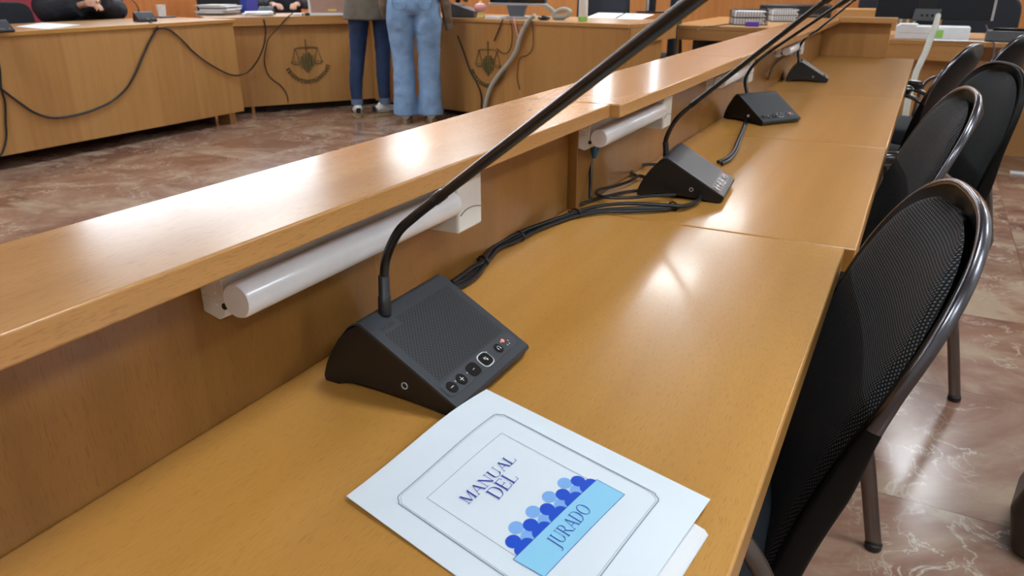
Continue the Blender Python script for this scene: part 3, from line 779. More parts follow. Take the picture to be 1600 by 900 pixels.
# ------------------------------------------------------------------ cables on the jury desk
ZD = DZ
def dpts(px, z): return [atz(u, v, z) for u, v in px]
A1 = [(704, 447), (725, 437), (742, 425), (757, 405), (775, 387), (800, 373), (830, 358), (865, 344), (900, 333), (940, 328), (990, 325), (1050, 324), (1078, 321), (1092, 313)]
A2 = [(706, 441), (722, 430), (738, 418), (754, 409), (768, 388), (792, 373), (822, 359), (860, 345), (898, 332), (935, 322), (985, 318), (1048, 321), (1070, 321), (1092, 312), (1090, 303), (1075, 298)]
A3 = [(703, 451), (727, 444), (746, 430), (760, 411), (780, 388), (806, 377), (836, 361), (868, 348), (902, 337), (942, 331), (990, 330), (1040, 327), (1062, 321)]
for k, (a, z) in enumerate(((A1, .7352), (A2, .7395), (A3, .7350))):
    cable('microphone_cable', dpts(a, z), .0030, 'rubber', ('black cable on the wall side of the bundle beside the nearest microphone' if k == 0 else
          'black cable on top of the bundle, looping round at the second microphone' if k == 1 else 'black cable on the open desk side of the bundle'), 'cable', 'bundled cables on the jury bench')
for u, v in ((755, 408), (812, 369), (900, 333), (1052, 322)):
    p = atz(u, v, .737); q = []
    d = (atz(u + 12, v - 4, .737) - p).normalized(); b_ = d.cross(Vector((0, 0, 1)))
    ring = [p + b_ * (.0085 * math.cos(2 * PI * i / 16)) + Vector((0, 0, .0062 * math.sin(2 * PI * i / 16))) for i in range(17)]
    o = build('cable_tie', MB().tube(ring, .0012, 6, cap=False).tube([p - b_ * .008, p - b_ * .0145], .0014, 6), 'black')
    tag(o, {755: 'small cable tie round the bundle closest to the nearest microphone', 812: 'small cable tie at the bend of the cable bundle', 900: 'small cable tie on the bundle below the panel seam', 1052: 'small cable tie on the bundle below the second microphone'}[u], 'cable tie', 'cable ties on the bundle')
cable('loop_cable', dpts([(884, 318), (900, 320), (925, 313), (950, 306), (985, 299), (1020, 298), (1055, 301), (1085, 306), (1092, 314)], .7345), .0028, 'rubber', 'thin black cable from the panel seam into the second microphone', 'cable')
cable('loop_cable', dpts([(1010, 277), (998, 275), (984, 283), (960, 291), (938, 296), (932, 302), (945, 308), (980, 309), (1020, 306), (1055, 304)], .740), .0028, 'rubber', 'thin black cable folded in a loop left of the second microphone', 'cable')
cable('loop_cable', dpts([(1030, 257), (1010, 257), (995, 260), (987, 268), (993, 274), (1008, 277)], .735), .0028, 'rubber', 'short black cable loop behind the second microphone', 'cable')
cable('power_lead', [atx(922, 309, XP + .03), atx(923, 280, XP + .020), atx(924, 250, XP + .012), atx(930, 232, XP + .010)], .0028, 'rubber', 'black lead climbing the panel to the blue plug', 'cable')
pc = atx(931, 229, XP + .020)
pg = empty('network_plug', pc); tag(pg, 'small blue and clear plug hanging on the bench panel', 'plug')
build('plug_body', MB().tube([(0, -.004, -.018), (0, -.002, -.006), (0, 0, .004)], [.003, .006, .008], 10), 'connector', pg)
build('plug_tip', MB().box((-.004, -.006, .004), (.004, .006, .016)), 'silver', pg, bevel=.001)
cable('joining_cable', dpts([(1122, 253), (1136, 247), (1146, 236), (1153, 220), (1160, 204), (1164, 192), (1166, 187)], .736), .0036, 'rubber', 'black cable running from the second to the third microphone', 'cable', 'cables linking microphones')
cable('joining_cable', dpts([(1128, 256), (1140, 250), (1150, 238), (1156, 222), (1162, 206), (1167, 190)], .735), .0032, 'rubber', 'black cable paired with the one reaching the third microphone front', 'cable', 'cables linking microphones')
cable('panel_cable', [atz(1198, 130, .736), atx(1204, 112, XP + .04), atx(1214, 98, XP + .025), atx(1226, 88, XP + .018), atx(1233, 86, XP + .016)], .0030, 'rubber', 'black cable with white clip climbing the panel beside the fourth microphone', 'cable')
cable('floor_cable', dpts([(1198, 130), (1205, 120), (1215, 118), (1224, 124)], .736), .0035, 'rubber', 'short black cable joining the farthest microphone', 'cable')
o = build('cable_clip', MB().ball(atx(1235, 84, XP + .022), .008, 12, 8), 'white'); tag(o, 'small round white clip on the bench panel near the farthest lamp', 'clip')

# ------------------------------------------------------------------ the horseshoe of court desks
HZ = .785
# left desk (front parallel to the jury bench)
ld = empty('court_desk', (-5.15, 2.4, 0)); tag(ld, 'long pale wooden desk on the left with draped black cables', 'desk', 'court desks')
box('front_panel', (.345, -2.5, .085), (.365, 2.035, HZ - .028), 'fpanely', ld)
box('desktop', (-.47, -2.5, HZ - .028), (.375, 2.055, HZ), 'top', ld, bevel=.003)
box('side_panel', (-.45, 2.02, .085), (.345, 2.045, HZ - .028), 'edgex', ld)
box('plinth_filler', (-.02, -2.45, 0), (.06, 2.0, .30), 'dark', ld)  # added dark block, stops light passing under the desk
for y in (-2.3, -.3, 1.95): box('foot_block', (.18, y - .03, 0), (.32, y + .03, .085), 'edgex', ld)
# middle desk
p0, p1 = Vector((-4.99, 4.72, 0)), Vector((-4.36, 5.62, 0))
ang = math.atan2(p1.y - p0.y, p1.x - p0.x); LM = (p1 - p0).length
md = empty('court_desk', p0, ang); tag(md, 'short wooden desk in the middle with overhanging top and scales emblem', 'desk', 'court desks')
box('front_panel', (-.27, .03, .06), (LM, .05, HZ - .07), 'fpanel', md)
box('plinth_filler', (-.2, .12, 0), (LM + .12, .18, .3), 'dark', md)  # added dark block, runs past the end to shut the bright gap
box('desktop', (-.27, -.02, HZ - .07), (LM, .72, HZ), 'edgex', md, bevel=.003)
box('side_panel', (0, .05, .0), (.025, .70, HZ - .07), 'edgex', md)
for x in (.12, LM - .2): box('foot_block', (x, .08, 0), (x + .06, .3, .06), 'dark', md)
# right desk
p2, p3 = Vector((-4.36, 5.60, 0)), Vector((-1.81, 5.17, 0))
angr = math.atan2(p3.y - p2.y, p3.x - p2.x); LR = (p3 - p2).length
rd = empty('court_desk', p2, angr); tag(rd, 'long wooden desk facing the jury, scales emblem behind the light jeans', 'desk', 'court desks')
box('front_panel', (0, .0, .05), (LR - .01, .02, HZ - .028), 'fpanel', rd)
box('desktop', (0, -.012, HZ - .028), (LR, .74, HZ), 'edgex', rd, bevel=.004)
box('side_apron', (LR - .03, .02, HZ - .13), (LR - .005, .73, HZ - .028), 'edgex', rd)
box('side_panel', (LR - .07, .02, 0.0), (LR - .045, .58, HZ - .12), 'fpanel', rd)
box('plinth_filler', (-.10, .12, 0), (LR - .1, .18, .3), 'dark', rd)  # added dark block, keeps the lit wall from showing under the desk joint
for x in (.3, LR - .3): box('foot_block', (x, .06, 0), (x + .08, .3, .05), 'dark', rd)

def emblem(mat4, s, label):
    t = empty('scales_emblem'); t.matrix_world = mat4; tag(t, label, 'emblem', 'bronze scales of justice emblems')
    def tb(pts, r): return [(x * s, -.006, z * s) for x, z in pts], r * s
    def T(mb, pts, r): a, b = tb(pts, r); mb.tube(a, b, 8); return mb
    bm_ = MB(); T(bm_, [(0, .10), (0, .68), (0, .75)], .022); T(bm_, [(-.40, .46), (-.25, .50), (0, .50), (.25, .50), (.40, .46)], .020)
    build('beam', bm_, 'bronze', t)
    for sx in (-1, 1):
        pn = MB(); T(pn, [(sx * .36, .47), (sx * .50, .05)], .012); T(pn, [(sx * .36, .47), (sx * .24, .05)], .012)
        T(pn, catmull([(sx * .53, .05), (sx * .46, -.02), (sx * .37, -.035), (sx * .28, -.02), (sx * .21, .05)], 4), .018); T(pn, [(sx * .53, .05), (sx * .21, .05)], .010)
        build('scale_pan', pn, 'bronze', t)
    bl = MB()
    for k, (x, h_) in enumerate(((-.17, .22), (-.085, .30), (.0, .26), (.085, .32), (.17, .24))): bl.box(((x - .030) * s, -.010, (-.30 + abs(x)) * s), ((x + .035) * s, 0, h_ * s))
    build('columns', bl, M['greenb'], t)
    lf = MB()
    for k in range(19):
        w = math.radians(200 + 140 * k / 18); x, z = .70 * math.cos(w), .10 + .70 * math.sin(w)
        dx, dz = -math.sin(w), math.cos(w)
        for q in (-1, 1):
            ex, ez = x + dx * .06 + q * .075 * math.cos(w), z + dz * .06 + q * .075 * math.sin(w)
            lf.tube([(x * s, -.004, z * s), ((x + ex) / 2 * s, -.008, (z + ez) / 2 * s), (ex * s, -.004, ez * s)], [.006 * s, .034 * s, .004 * s], 6)
    T(lf, [(.70 * math.cos(math.radians(a)), .10 + .70 * math.sin(math.radians(a))) for a in range(200, 341, 10)], .008)
    build('laurel', lf, 'bronze', t)
    return t
M['greenb'] = plain('verdigris_bronze', (.15, .12, .04), .5, metal=.4, var=.2, nscale=60)
def onplane(u, v, p, nrm):
    d = ray(u, v); return EYE + d * ((Vector(p) - EYE).dot(nrm) / d.dot(nrm))
nm_ = Vector((math.sin(ang), -math.cos(ang), 0)); c1 = onplane(480, 98, p0 - nm_ * .03, nm_)
emblem(Matrix.Translation(c1) @ Matrix.Rotation(ang, 4, 'Z'), .26, 'bronze scales emblem on the middle desk, left of the dark jeans')
nr_ = Vector((math.sin(angr), -math.cos(angr), 0)); c2 = onplane(763, 103, p2, nr_)
emblem(Matrix.Translation(c2) @ Matrix.Rotation(angr, 4, 'Z'), .25, 'bronze scales emblem on the right desk, crossed by the pale cable sleeve')

# cables on the left desk front
XF = -4.775
cable('draped_cable', [Vector((-4.86, atx(247, 36, XF).y, HZ + .006))] + [atx(u, v, XF) for u, v in ((246, 42), (243, 48), (232, 68), (222, 90), (210, 118), (196, 140), (175, 158), (150, 170), (122, 179), (85, 184), (55, 176), (30, 160), (6, 142), (-10, 130))],
      .007, 'rubber', 'black cable sagging across the left desk front from its microphone to the left edge', 'cable', 'black cables draped on the court desks')
cable('draped_cable', [atx(u, v, XF) for u, v in ((240, 50), (250, 44), (262, 45), (275, 54), (290, 68), (300, 79), (320, 95), (343, 109), (362, 117), (376, 117))] + [onplane(u, v, p0 + nm_ * .035, nm_) for u, v in ((388, 112), (402, 95), (412, 72), (415, 48), (412, 30))],
      .006, 'rubber', 'black cable looping from the left desk microphone across to the middle desk', 'cable', 'black cables draped on the court desks')
cable('hanging_cable', [atx(u, v, XF) for u, v in ((-4, 88), (0, 110), (2, 138), (8, 160), (9, 190), (10, 215), (4, 238), (-6, 250))], .006, 'rubber', 'black cable hanging straight down at the left picture edge', 'cable', 'black cables draped on the court desks')
cable('hanging_cable', [onplane(u, v, p0 + nm_ * .03, nm_) for u, v in ((458, 20), (448, 28), (438, 40), (420, 60))] + [onplane(u, v, p0 - nm_ * .022, nm_) for u, v in ((416, 72), (413, 95), (420, 118), (440, 135), (449, 150), (450, 160))], .004, M['thinc'] if 'thinc' in M else 'rubber',
      'thin cable wandering down the middle desk front left of the emblem', 'cable', 'black cables draped on the court desks')
def onr(u, v, o=.012): return onplane(u, v, p2 + nr_ * o, nr_)
cable('cable_sleeve', [onr(u, v, .03) for u, v in ((836, 24), (828, 30), (819, 44), (811, 62), (807, 78), (797, 95), (780, 116), (766, 138), (758, 165), (757, 180))], .016, 'greycable', 'thick pale grey cable sleeve curving down the right desk', 'cable sleeve', n=12)
cable('thin_cable', [onr(u, v) for u, v in ((715, 56), (724, 80), (735, 112), (746, 132), (752, 150), (752, 170))], .0055, 'rubber', 'dark cable running diagonally down the right desk to the emblem', 'cable', 'thin cables on the right desk')
cable('thin_cable', [onr(u, v) for u, v in ((786, 30), (780, 45), (772, 64))], .005, 'rubber', 'short dark cable hanging above the right desk emblem', 'cable', 'thin cables on the right desk')
cable('thin_cable', [onr(u, v) for u, v in ((802, 28), (806, 42), (810, 56))], .008, 'pink', 'short pink cable hanging into the pale sleeve', 'cable', 'thin cables on the right desk')
cable('thin_cable', [onr(u, v) for u, v in ((832, 32), (833, 55), (832, 75), (824, 86), (812, 92), (808, 120), (812, 140))], .003, 'rubber', 'hair-thin cable loop right of the pale sleeve', 'cable', 'thin cables on the right desk')
cable('thin_cable', [onr(u, v) for u, v in ((797, 30), (800, 50), (798, 75), (788, 84), (776, 76))], .003, 'rubber', 'hair-thin cable loop left of the pale sleeve', 'cable', 'thin cables on the right desk')

# ------------------------------------------------------------------ generic office chair
def make_office(label, loc_, rz, w=.24, bh=.52, zb=.50):
    t = empty('office_chair', loc_, rz); tag(t, label, 'chair', 'black office chairs behind the desks')
    n = 32
    def rr(k, th0, th1):
        pass
    pr = oval((0, zb + bh / 2), w, bh / 2, n, 4.5)
    build('backrest', MB().prism(pr, .20, .26), 'robe', t, bevel=.012, seg=3)
    build('seat', MB().prism(oval((0, 0), .25, .24, n, 4), .42, .49, 'z'), 'robe', t, bevel=.012, seg=3)
    build('back_bar', MB().tube(catmull([(0, .1, .41), (0, .25, .42), (0, .28, .50), (0, .27, .62)], 5), .02, 10), 'black', t)
    build('gas_post', MB().tube([(0, 0, .08), (0, 0, .42)], .025, 12), 'black', t)
    for k in range(5):
        a = 2 * PI * k / 5; e = (.27 * math.cos(a), .27 * math.sin(a))
        build('base_arm', MB().tube([(0, 0, .10), (e[0], e[1], .07)], [.022, .014], 8), 'black', t)
        build('caster', MB().tube([(e[0] - .02 * math.sin(a), e[1] + .02 * math.cos(a), .028), (e[0] + .02 * math.sin(a), e[1] - .02 * math.cos(a), .028)], .028, 14), 'black', t)
    return t
# local +y is the back side of the sitter
make_office('black office chair behind the left desk, at the left picture edge', (-5.72, 3.42, 0), math.radians(100), bh=.42, zb=.50)
make_office('black office chair behind the left end of the middle desk, beside the blue binder', (-6.2, 5.75, 0), math.radians(70))
make_office('black office chair behind the right desk, beyond the papers', (-2.75, 6.75, 0), math.radians(-8), w=.27)
make_office('tall black office chair between the right desk and the side table', (-2.06, 6.30, 0), math.radians(-80), w=.22, bh=.75, zb=.30)
make_office('black office chair behind the side table, left of the end panel', (-.40, 8.15, 0), 0)
make_office('black office chair behind the computer monitor on the rear desk', (.30, 6.9, 0), math.radians(-10), w=.26, bh=.46)
make_office('black office chair at the top right corner behind the loose papers', (.85, 6.6, 0), math.radians(-60), w=.30, bh=.7)

# ------------------------------------------------------------------ side table and rear desk
tw = empty('side_table', (-1.86, 6.25, 0)); tag(tw, 'plain wooden side table beyond the jury ledge holding wire trays', 'table')
box('tabletop', (0, 0, .70), (1.12, 1.7, .73), 'edgex', tw, bevel=.003)
box('apron', (.03, .01, .62), (1.09, .03, .70), 'edgex', tw)
for x, y in ((.0, .0), (1.04, .0), (.0, 1.6), (1.04, 1.6)): box('leg', (x + .005, y + .005, 0), (x + .075, y + .075, .70), 'edgex', tw)
box('hollow_shade_board', (.06, .55, .1), (1.06, .57, .65), 'dark', tw)  # dark board standing for the shaded hollow under the table
rk = empty('rear_desk', (-.25, 5.32, 0)); tag(rk, 'wooden rear desk at top right loaded with files and a monitor', 'desk')
box('desktop', (0, 0, .702), (1.5, .95, .73), 'edgex', rk, bevel=.003)
box('apron', (.0, .004, .615), (.50, .03, .702), 'edgex', rk)
box('recessed_panel', (.02, .12, .05), (.60, .14, .615), 'fpanel', rk)
box('side_panel', (.50, .004, .0), (.53, .9, .702), 'fpanely', rk)
box('return_panel', (.53, .5, .0), (1.48, .53, .702), 'fpanel', rk)

# ------------------------------------------------------------------ props
def sheet_stack(name, c, sx, sy, n, label, cat, rz=0, mats=('paper2',), group=None, z=None, th=.006, jit=.02):
    t = empty(name, c, rz); tag(t, label, cat, group)
    zz = 0
    for i in range(n):
        a = random.uniform(-.12, .12); dx, dy = random.uniform(-jit, jit), random.uniform(-jit, jit)
        mb = MB().box((-sx / 2, -sy / 2, 0), (sx / 2, sy / 2, th)); mb.xf(Matrix.Translation((dx, dy, zz)) @ Matrix.Rotation(a, 4, 'Z'))
        build('sheets', mb, mats[i % len(mats)], t, bevel=.0006); zz += th + .0002
    return t
def flat(name, quad, z, mat, label, cat, group=None, th=.002):
    c = sum((Vector(q) for q in quad), Vector()) / 4; c.z = z
    mb = MB(); n = 4
    vs = [Vector((q[0], q[1], z)) - c for q in quad]; vs += [v + Vector((0, 0, th)) for v in vs]
    mb.add(vs, [(0, 3, 2, 1), (4, 5, 6, 7), (0, 1, 5, 4), (1, 2, 6, 5), (2, 3, 7, 6), (3, 0, 4, 7)])
    o = build(name, mb, mat, smooth=False); o.location = c; tag(o, label, cat, group); return o
flat('paper_sheet', [atz(u, v, HZ) for u, v in ((26, 42), (75, 46), (125, 39), (66, 36))], HZ + .0005, 'paper2', 'white paper sheet lying on the left desk', 'paper')
# microphones on the court desks
def far_mic(px, z, rz, label, tp, sc=1.15):
    c = copy_tree(mic1)
    for ch in [k for k in children(c) if k.name.split('.')[0] in ('gooseneck', 'neck_collar', 'rod', 'capsule')]: bpy.data.objects.remove(ch)
    p = atz(*px, z); c.location = p; c.rotation_euler.z = rz; c['label'] = label; c['group'] = 'microphones on the court desks'
    b0 = p + Matrix.Rotation(rz, 3, 'Z') @ Vector((.036, -.022, .060)); dep = (b0 - EYE).dot(FW)
    w = [b0, b0 + Vector((0, 0, .03)), b0 + Vector((0, 0, .06)) + (tp * .02), b0 + Vector((0, 0, .09)) + tp * .06, b0 + Vector((0, 0, .12)) + tp * .12, b0 + Vector((0, 0, .20)) + tp * .45]
    neck(c, w); return c
far_mic((222, 33), HZ + .001, math.radians(-20), 'black microphone unit on the left desk next to the white cup', Vector((-.5, -.3, 0)))
far_mic((420, 22), HZ + .001, math.radians(-60), 'dark microphone unit on the middle desk left of the seated hand', Vector((-.1, .3, 0)))
far_mic((-10, 50), HZ + .001, math.radians(-10), 'grey microphone unit cut by the left picture edge', Vector((-.5, .2, 0)))
cp = atz(254, 27, HZ); t = empty('white_cup', cp); tag(t, 'white cup behind the left desk microphone', 'cup')
build('cup_body', MB().lathe([(.026, 0), (.030, .004), (.036, .092), (.0365, .095), (.033, .094), (.028, .01)], n=20), 'white', t)
ph = Vector((-5.45, 4.37, HZ)); o = box('mobile_phone', (-.04, -.07, 0), (.04, .07, .010), 'black', bevel=.003); o.location = ph; tag(o, 'black phone lying right of the white cup', 'phone')
pp = atz(345, 24, HZ); sheet_stack('paper_pile', (pp.x - .12, pp.y + .1, HZ), .24, .34, 9, 'untidy pile of papers and magazines where left and middle desks meet', 'papers', rz=.5, mats=('paper2', 'grey', 'paper2', 'greycable', 'paper2'), th=.009, jit=.03)
bp = atz(378, 21, HZ); t = empty('blue_binder', (bp.x - .02, bp.y + .12, HZ), .4); tag(t, 'upright dark blue binder right of the paper pile', 'binder')
box('binder_cover', (-.03, -.13, 0), (.03, .13, .30), 'blue', t, bevel=.004); box('binder_pages', (-.024, -.125, .006), (.024, .1315, .294), 'paper2', t)
# framed screen on the middle desk
q = onplane(513, 20, p0 - nm_ * .02, nm_); t = empty('tablet_frame', (q.x, q.y, HZ), math.atan2(RT.y, RT.x) + .05); tag(t, 'white-framed brown display board standing on the middle desk', 'display')
fr = MB()
wv, hv = .165, .28
for a in ((-wv, 0, -wv + .02, hv), (wv - .02, 0, wv, hv), (-wv, 0, wv, .02), (-wv, hv - .02, wv, hv)): fr.box((a[0], -.008, a[1]), (a[2], .008, a[3]))
build('frame', fr, 'paper2', t, bevel=.002); build('panel', MB().box((-wv + .02, -.003, .02), (wv - .02, .004, hv - .02)), 'screenb', t)
build('prop_stand', MB().tube([(0, .006, .16), (0, .10, .004)], .006, 8), 'grey', t)
build('yellow_label', MB().box((.0, -.0045, .035), (.07, -.003, .05)), 'yellow', t)
# stuff right of hand
hp = onplane(478, 24, p0 - nm_ * .05, nm_)
t = empty('webcam', (hp.x, hp.y, HZ)); tag(t, 'small black gadget with lead on the middle desk edge', 'gadget')
build('gadget_body', MB().box((-.03, -.02, 0), (.03, .02, .022)), 'blackgl', t, bevel=.006); build('lens', MB().tube([(.0, -.022, .010), (.0, -.016, .010)], .009, 14), 'silver', t)
hp = onplane(466, 18, p0 - nm_ * .16, nm_); o = box('phone_tray', (-.06, -.04, 0), (.06, .04, .012), 'silver', bevel=.003); o.location = (hp.x, hp.y, HZ); tag(o, 'pale blue-grey card beside the seated hand', 'card')
hp = onplane(405, 14, p0 - nm_ * .22, nm_); sheet_stack('document_pile', (hp.x, hp.y, HZ), .22, .3, 4, 'white documents behind the middle desk microphone', 'papers', rz=.8, th=.008)

# right desk things (local frame of rd)
def rdp(u, v, back): q = onplane(u, v, p2 - nr_ * back, nr_); return Vector((q.x, q.y, HZ))
fx = rdp(751, 26, .06)
t = empty('toy_figurine', fx); tag(t, 'small gold and pink ornament on the right desk edge', 'ornament')
build('figure_base', MB().lathe([(.030, 0), (.034, .01), (.026, .03), (.022, .045), (.028, .055)], n=18), 'gold', t)
build('figure_cap', MB().ball((0, 0, .080), (.052, .052, .035)), 'pink', t)
build('figure_knob', MB().ball((0, 0, .118), .012), 'gold', t)
kx = rdp(728, 24, .16); t = empty('desk_phone', kx, .2); tag(t, 'black telephone behind the gold ornament', 'telephone')
build('phone_base', MB().prism([(-.10, 0), (.10, 0), (.10, .05), (-.10, .11)], -.09, .09), 'grey', t, bevel=.006)
build('handset', MB().tube(catmull([(-.03, -.10, .13), (-.04, -.05, .145), (-.04, .05, .145), (-.03, .10, .13)], 4), [.022] * 4 + [.016] * 5 + [.022] * 4, 10), 'black', t)
px_ = rdp(775, 22, .12); o = box('note_pad', (-.08, -.05, 0), (.08, .05, .018), 'paper2', bevel=.002); o.location = px_; o.rotation_euler.z = angr; tag(o, 'white note pad right of the gold ornament', 'note pad')
# monitor seen from behind on the right desk
mx = rdp(806, 22, .25); t = empty('computer_monitor', mx, angr); tag(t, 'flat monitor with pale lower edge on the right desk', 'monitor', 'computer monitors')
build('screen_back', MB().box((-.27, .02, .105), (.27, .05, .43)), 'grey', t, bevel=.006)
build('bezel', MB().box((-.275, -.004, .095), (.275, .019, .112)), 'silver', t, bevel=.003)
build('display', MB().box((-.265, .0, .112), (.265, .019, .425)), 'blackgl', t, bevel=.003)
build('stand_neck', MB().prism([(-.06, 0), (.06, 0), (.10, .11), (-.10, .11)], .0, .03), 'grey', t, bevel=.003)
build('stand_foot', MB().prism(oval((0, 0), .16, .10, 28, 3), 0, .014, 'z'), 'silver', t, bevel=.003)
ms = rdp(850, 24, .12); o = build('computer_mouse', MB().ball((0, 0, .016), (.05, .032, .017)), 'blackgl'); o.location = ms; o.rotation_euler.z = .4; tag(o, 'black computer mouse beside the grey coiled sleeve', 'mouse')
sc_ = [rdp(u, v, .25) + Vector((0, 0, z)) for u, v, z in ((852, 12, .10), (864, 14, .06), (872, 20, .02), (886, 20, .03), (890, 16, .06), (880, 15, .075), (868, 19, .05), (866, 24, .02), (882, 26, .018))]
cable('coiled_sleeve', sc_, .018, 'greycable', 'loose grey braided sleeve coiled on the right desk', 'cable sleeve', n=12)
bx_ = rdp(911, 26, .20); t = empty('water_bottle', bx_); tag(t, 'clear white bottle with green bottom on the right desk', 'bottle')
build('bottle_base', MB().lathe([(.033, 0), (.036, .004), (.036, .028), (.034, .030)], n=22), 'green', t)
build('bottle_body', MB().lathe([(.033, .03), (.034, .035), (.033, .15), (.03, .19), (.014, .22), (.013, .24)], n=22), 'white', t)
build('bottle_cap', MB().lathe([(.016, .238), (.016, .256), (.014, .258)], n=18), 'green', t)
flat('paper_sheet', [atz(u, v, HZ) for u, v in ((915, 28), (960, 29), (975, 21), (935, 20))], HZ + .0005, 'paper2', 'left white sheet on the right end of the right desk', 'paper', 'sheets on the right desk')
flat('paper_sheet', [atz(u, v, HZ) for u, v in ((962, 30), (1002, 31), (1022, 23), (978, 21))], HZ + .0005, 'paper2', 'right white sheet on the right end of the right desk', 'paper', 'sheets on the right desk')
nx = rdp(1010, 18, .55); nx = atz(1016, 20, HZ); t = empty('computer_monitor', nx, angr); tag(t, 'black monitor foot and column with pale stripe behind the white sheets', 'monitor', 'computer monitors')
build('stand_foot', MB().prism(oval((0, 0), .13, .09, 28, 3), 0, .016, 'z'), 'black', t, bevel=.003)
build('stand_neck', MB().box((-.045, -.01, .016), (.045, .02, .26)), 'black', t, bevel=.004)
build('pale_stripe', MB().box((-.035, -.013, .02), (-.012, -.010, .24)), 'silver', t)
build('screen_back', MB().box((-.24, -.02, .20), (.24, .01, .50)), 'blackgl', t, bevel=.006)

# side table things
def tray(u, v, z, label, w, h_, d, lv):
    p = atz(u, v, z); t = empty('letter_tray', p, .35); tag(t, label, 'letter tray', 'wire letter trays')
    mb = MB()
    for zz in [h_ * k / lv for k in range(lv + 1)]:
        for a, b in (((-w, -d), (w, -d)), ((w, -d), (w, d)), ((w, d), (-w, d)), ((-w, d), (-w, -d))): mb.tube([(*a, zz + .003), (*b, zz + .003)], .003, 6)
    for k in range(13):
        x = -w + 2 * w * k / 12; mb.tube([(x, -d, 0), (x, -d, h_)], .0016, 5); mb.tube([(x, d, 0), (x, d, h_)], .0016, 5)
    for k in range(9):
        y = -d + 2 * d * k / 8; mb.tube([(-w, y, 0), (-w, y, h_)], .0016, 5); mb.tube([(w, y, 0), (w, y, h_)], .0016, 5)
    build('wire_frame', mb, 'black', t)
    for k in range(lv):
        b_ = MB(); 
        for q in range(4): b_.box((-w + .012, -d + .01 + .003 * (q % 2), .006 + h_ * k / lv + q * .011), (w - .014 - .01 * (q % 3), d - .01, .016 + h_ * k / lv + q * .011))
        build('papers', b_, 'paper2', t, bevel=.001)
    return t
tray(1168, 38, .731, 'black wire tray full of papers at the left of the side table', .13, .11, .14, 2)
tray(1222, 33, .731, 'second wire paper tray, right behind the first one', .12, .10, .14, 2)
o = box('purple_box', (-.05, -.02, 0), (.05, .02, .035), 'purple', bevel=.003); o.location = (-1.22, 6.33, .731); tag(o, 'small purple box in front of the wire tray', 'box')
t = empty('flat_printer', (-1.10, 7.62, .731), .05); tag(t, 'low black machine behind the wire trays', 'printer')
build('printer_body', MB().box((-.30, -.15, 0), (.30, .15, .13)), 'black', t, bevel=.012); build('paper_slot', MB().box((-.22, -.153, .04), (.22, -.149, .055)), 'grey', t)
o = box('yellow_notes', (-.05, -.04, 0), (.05, .04, .03), 'yellow', bevel=.002); o.location = (-.82, 7.2, .731); tag(o, 'yellow block of notes right of the wire trays', 'note block')
cable('thin_lead', [atz(u, v, .734) for u, v in ((1150, 38), (1135, 38), (1115, 41), (1098, 42), (1088, 48))], .004, 'rubber', 'thin lead wandering over the side table', 'cable')

# more desk things seen above the end panel
cab = empty('low_cabinet', (-.70, 7.15, 0)); tag(cab, 'wooden low cabinet with pale lattice front beyond the end panel', 'cabinet')
box('carcass', (0, 0, 0), (.85, .45, .84), 'edgex', cab); lt = MB()
for k in range(6): lt.box((.48 + k * .05, -.012, .60), (.50 + k * .05, 0, .80))
for k in range(4): lt.box((.46, -.012, .61 + k * .055), (.76, 0, .625 + k * .055))
build('lattice', lt, 'greycable', cab)

# rear desk things
def rkp(u, v, z=.73): return atz(u, v, z)
p = rkp(1396, 61); t = empty('box_file', (p.x, p.y + .04, .7305), .0); tag(t, 'white box files stacked with green marks on the rear desk', 'box file')
build('file_box', MB().box((0, 0, 0), (.40, .24, .072)), 'paper2', t, bevel=.002)
build('green_mark', MB().box((.215, -.002, .012), (.262, 0, .055)), 'green', t); build('file_seam', MB().box((.02, -.0015, .034), (.19, 0, .037)), 'silver', t)
for k, (u, v, w, l) in enumerate(((1410, 34, .10, 'loose white papers on top of the box files'),)):
    sheet_stack('loose_papers', (p.x + .06, p.y + .13, .80301), .10, .16, 2, l, 'papers', th=.006)
t = empty('computer_monitor', (p.x + .15, p.y + .42, .7305), -.08); tag(t, 'large dark monitor on a square foot above the box files', 'monitor', 'computer monitors')
build('stand_foot', MB().box((-.11, -.12, .0), (.11, .08, .018)), 'black', t, bevel=.004)
build('stand_neck', MB().box((-.05, -.03, .018), (.05, .0, .22)), 'black', t, bevel=.004)
build('socket_plate', MB().prism([(-.075, .09), (.075, .09), (.085, .165), (-.065, .165)], -.045, -.03), 'grey', t, bevel=.004)
for k in (-.03, .0, .03): build('socket_hole', MB().tube([(k + .01, -.047, .125), (k + .01, -.045, .125)], .008, 10), 'button', t)
build('screen_back', MB().box((-.30, -.029, .10), (.36, .02, .50)), 'robe', t, bevel=.008); build('bezel_edge', MB().box((.361, -.025, .10), (.375, .015, .50)), 'silver', t, bevel=.002)
t = empty('black_device', (p.x + .48, p.y + .02, .7305), -.1); tag(t, 'flat black device with ports right of the box files', 'device')
build('device_body', MB().box((0, 0, 0), (.22, .16, .06)), 'grey', t, bevel=.004); build('port_row', MB().box((.03, .02, .06), (.2, .10, .075)), 'blackgl', t, bevel=.002)
sheet_stack('loose_papers', (p.x + .33, p.y - .02, .7305), .30, .06, 1, 'cream paper strip along the rear desk edge', 'papers', th=.004, jit=0)
sheet_stack('loose_papers', (p.x + .86, p.y + .12, .7305), .16, .16, 4, 'pinkish and white papers at the right end of the rear desk', 'papers', th=.008)
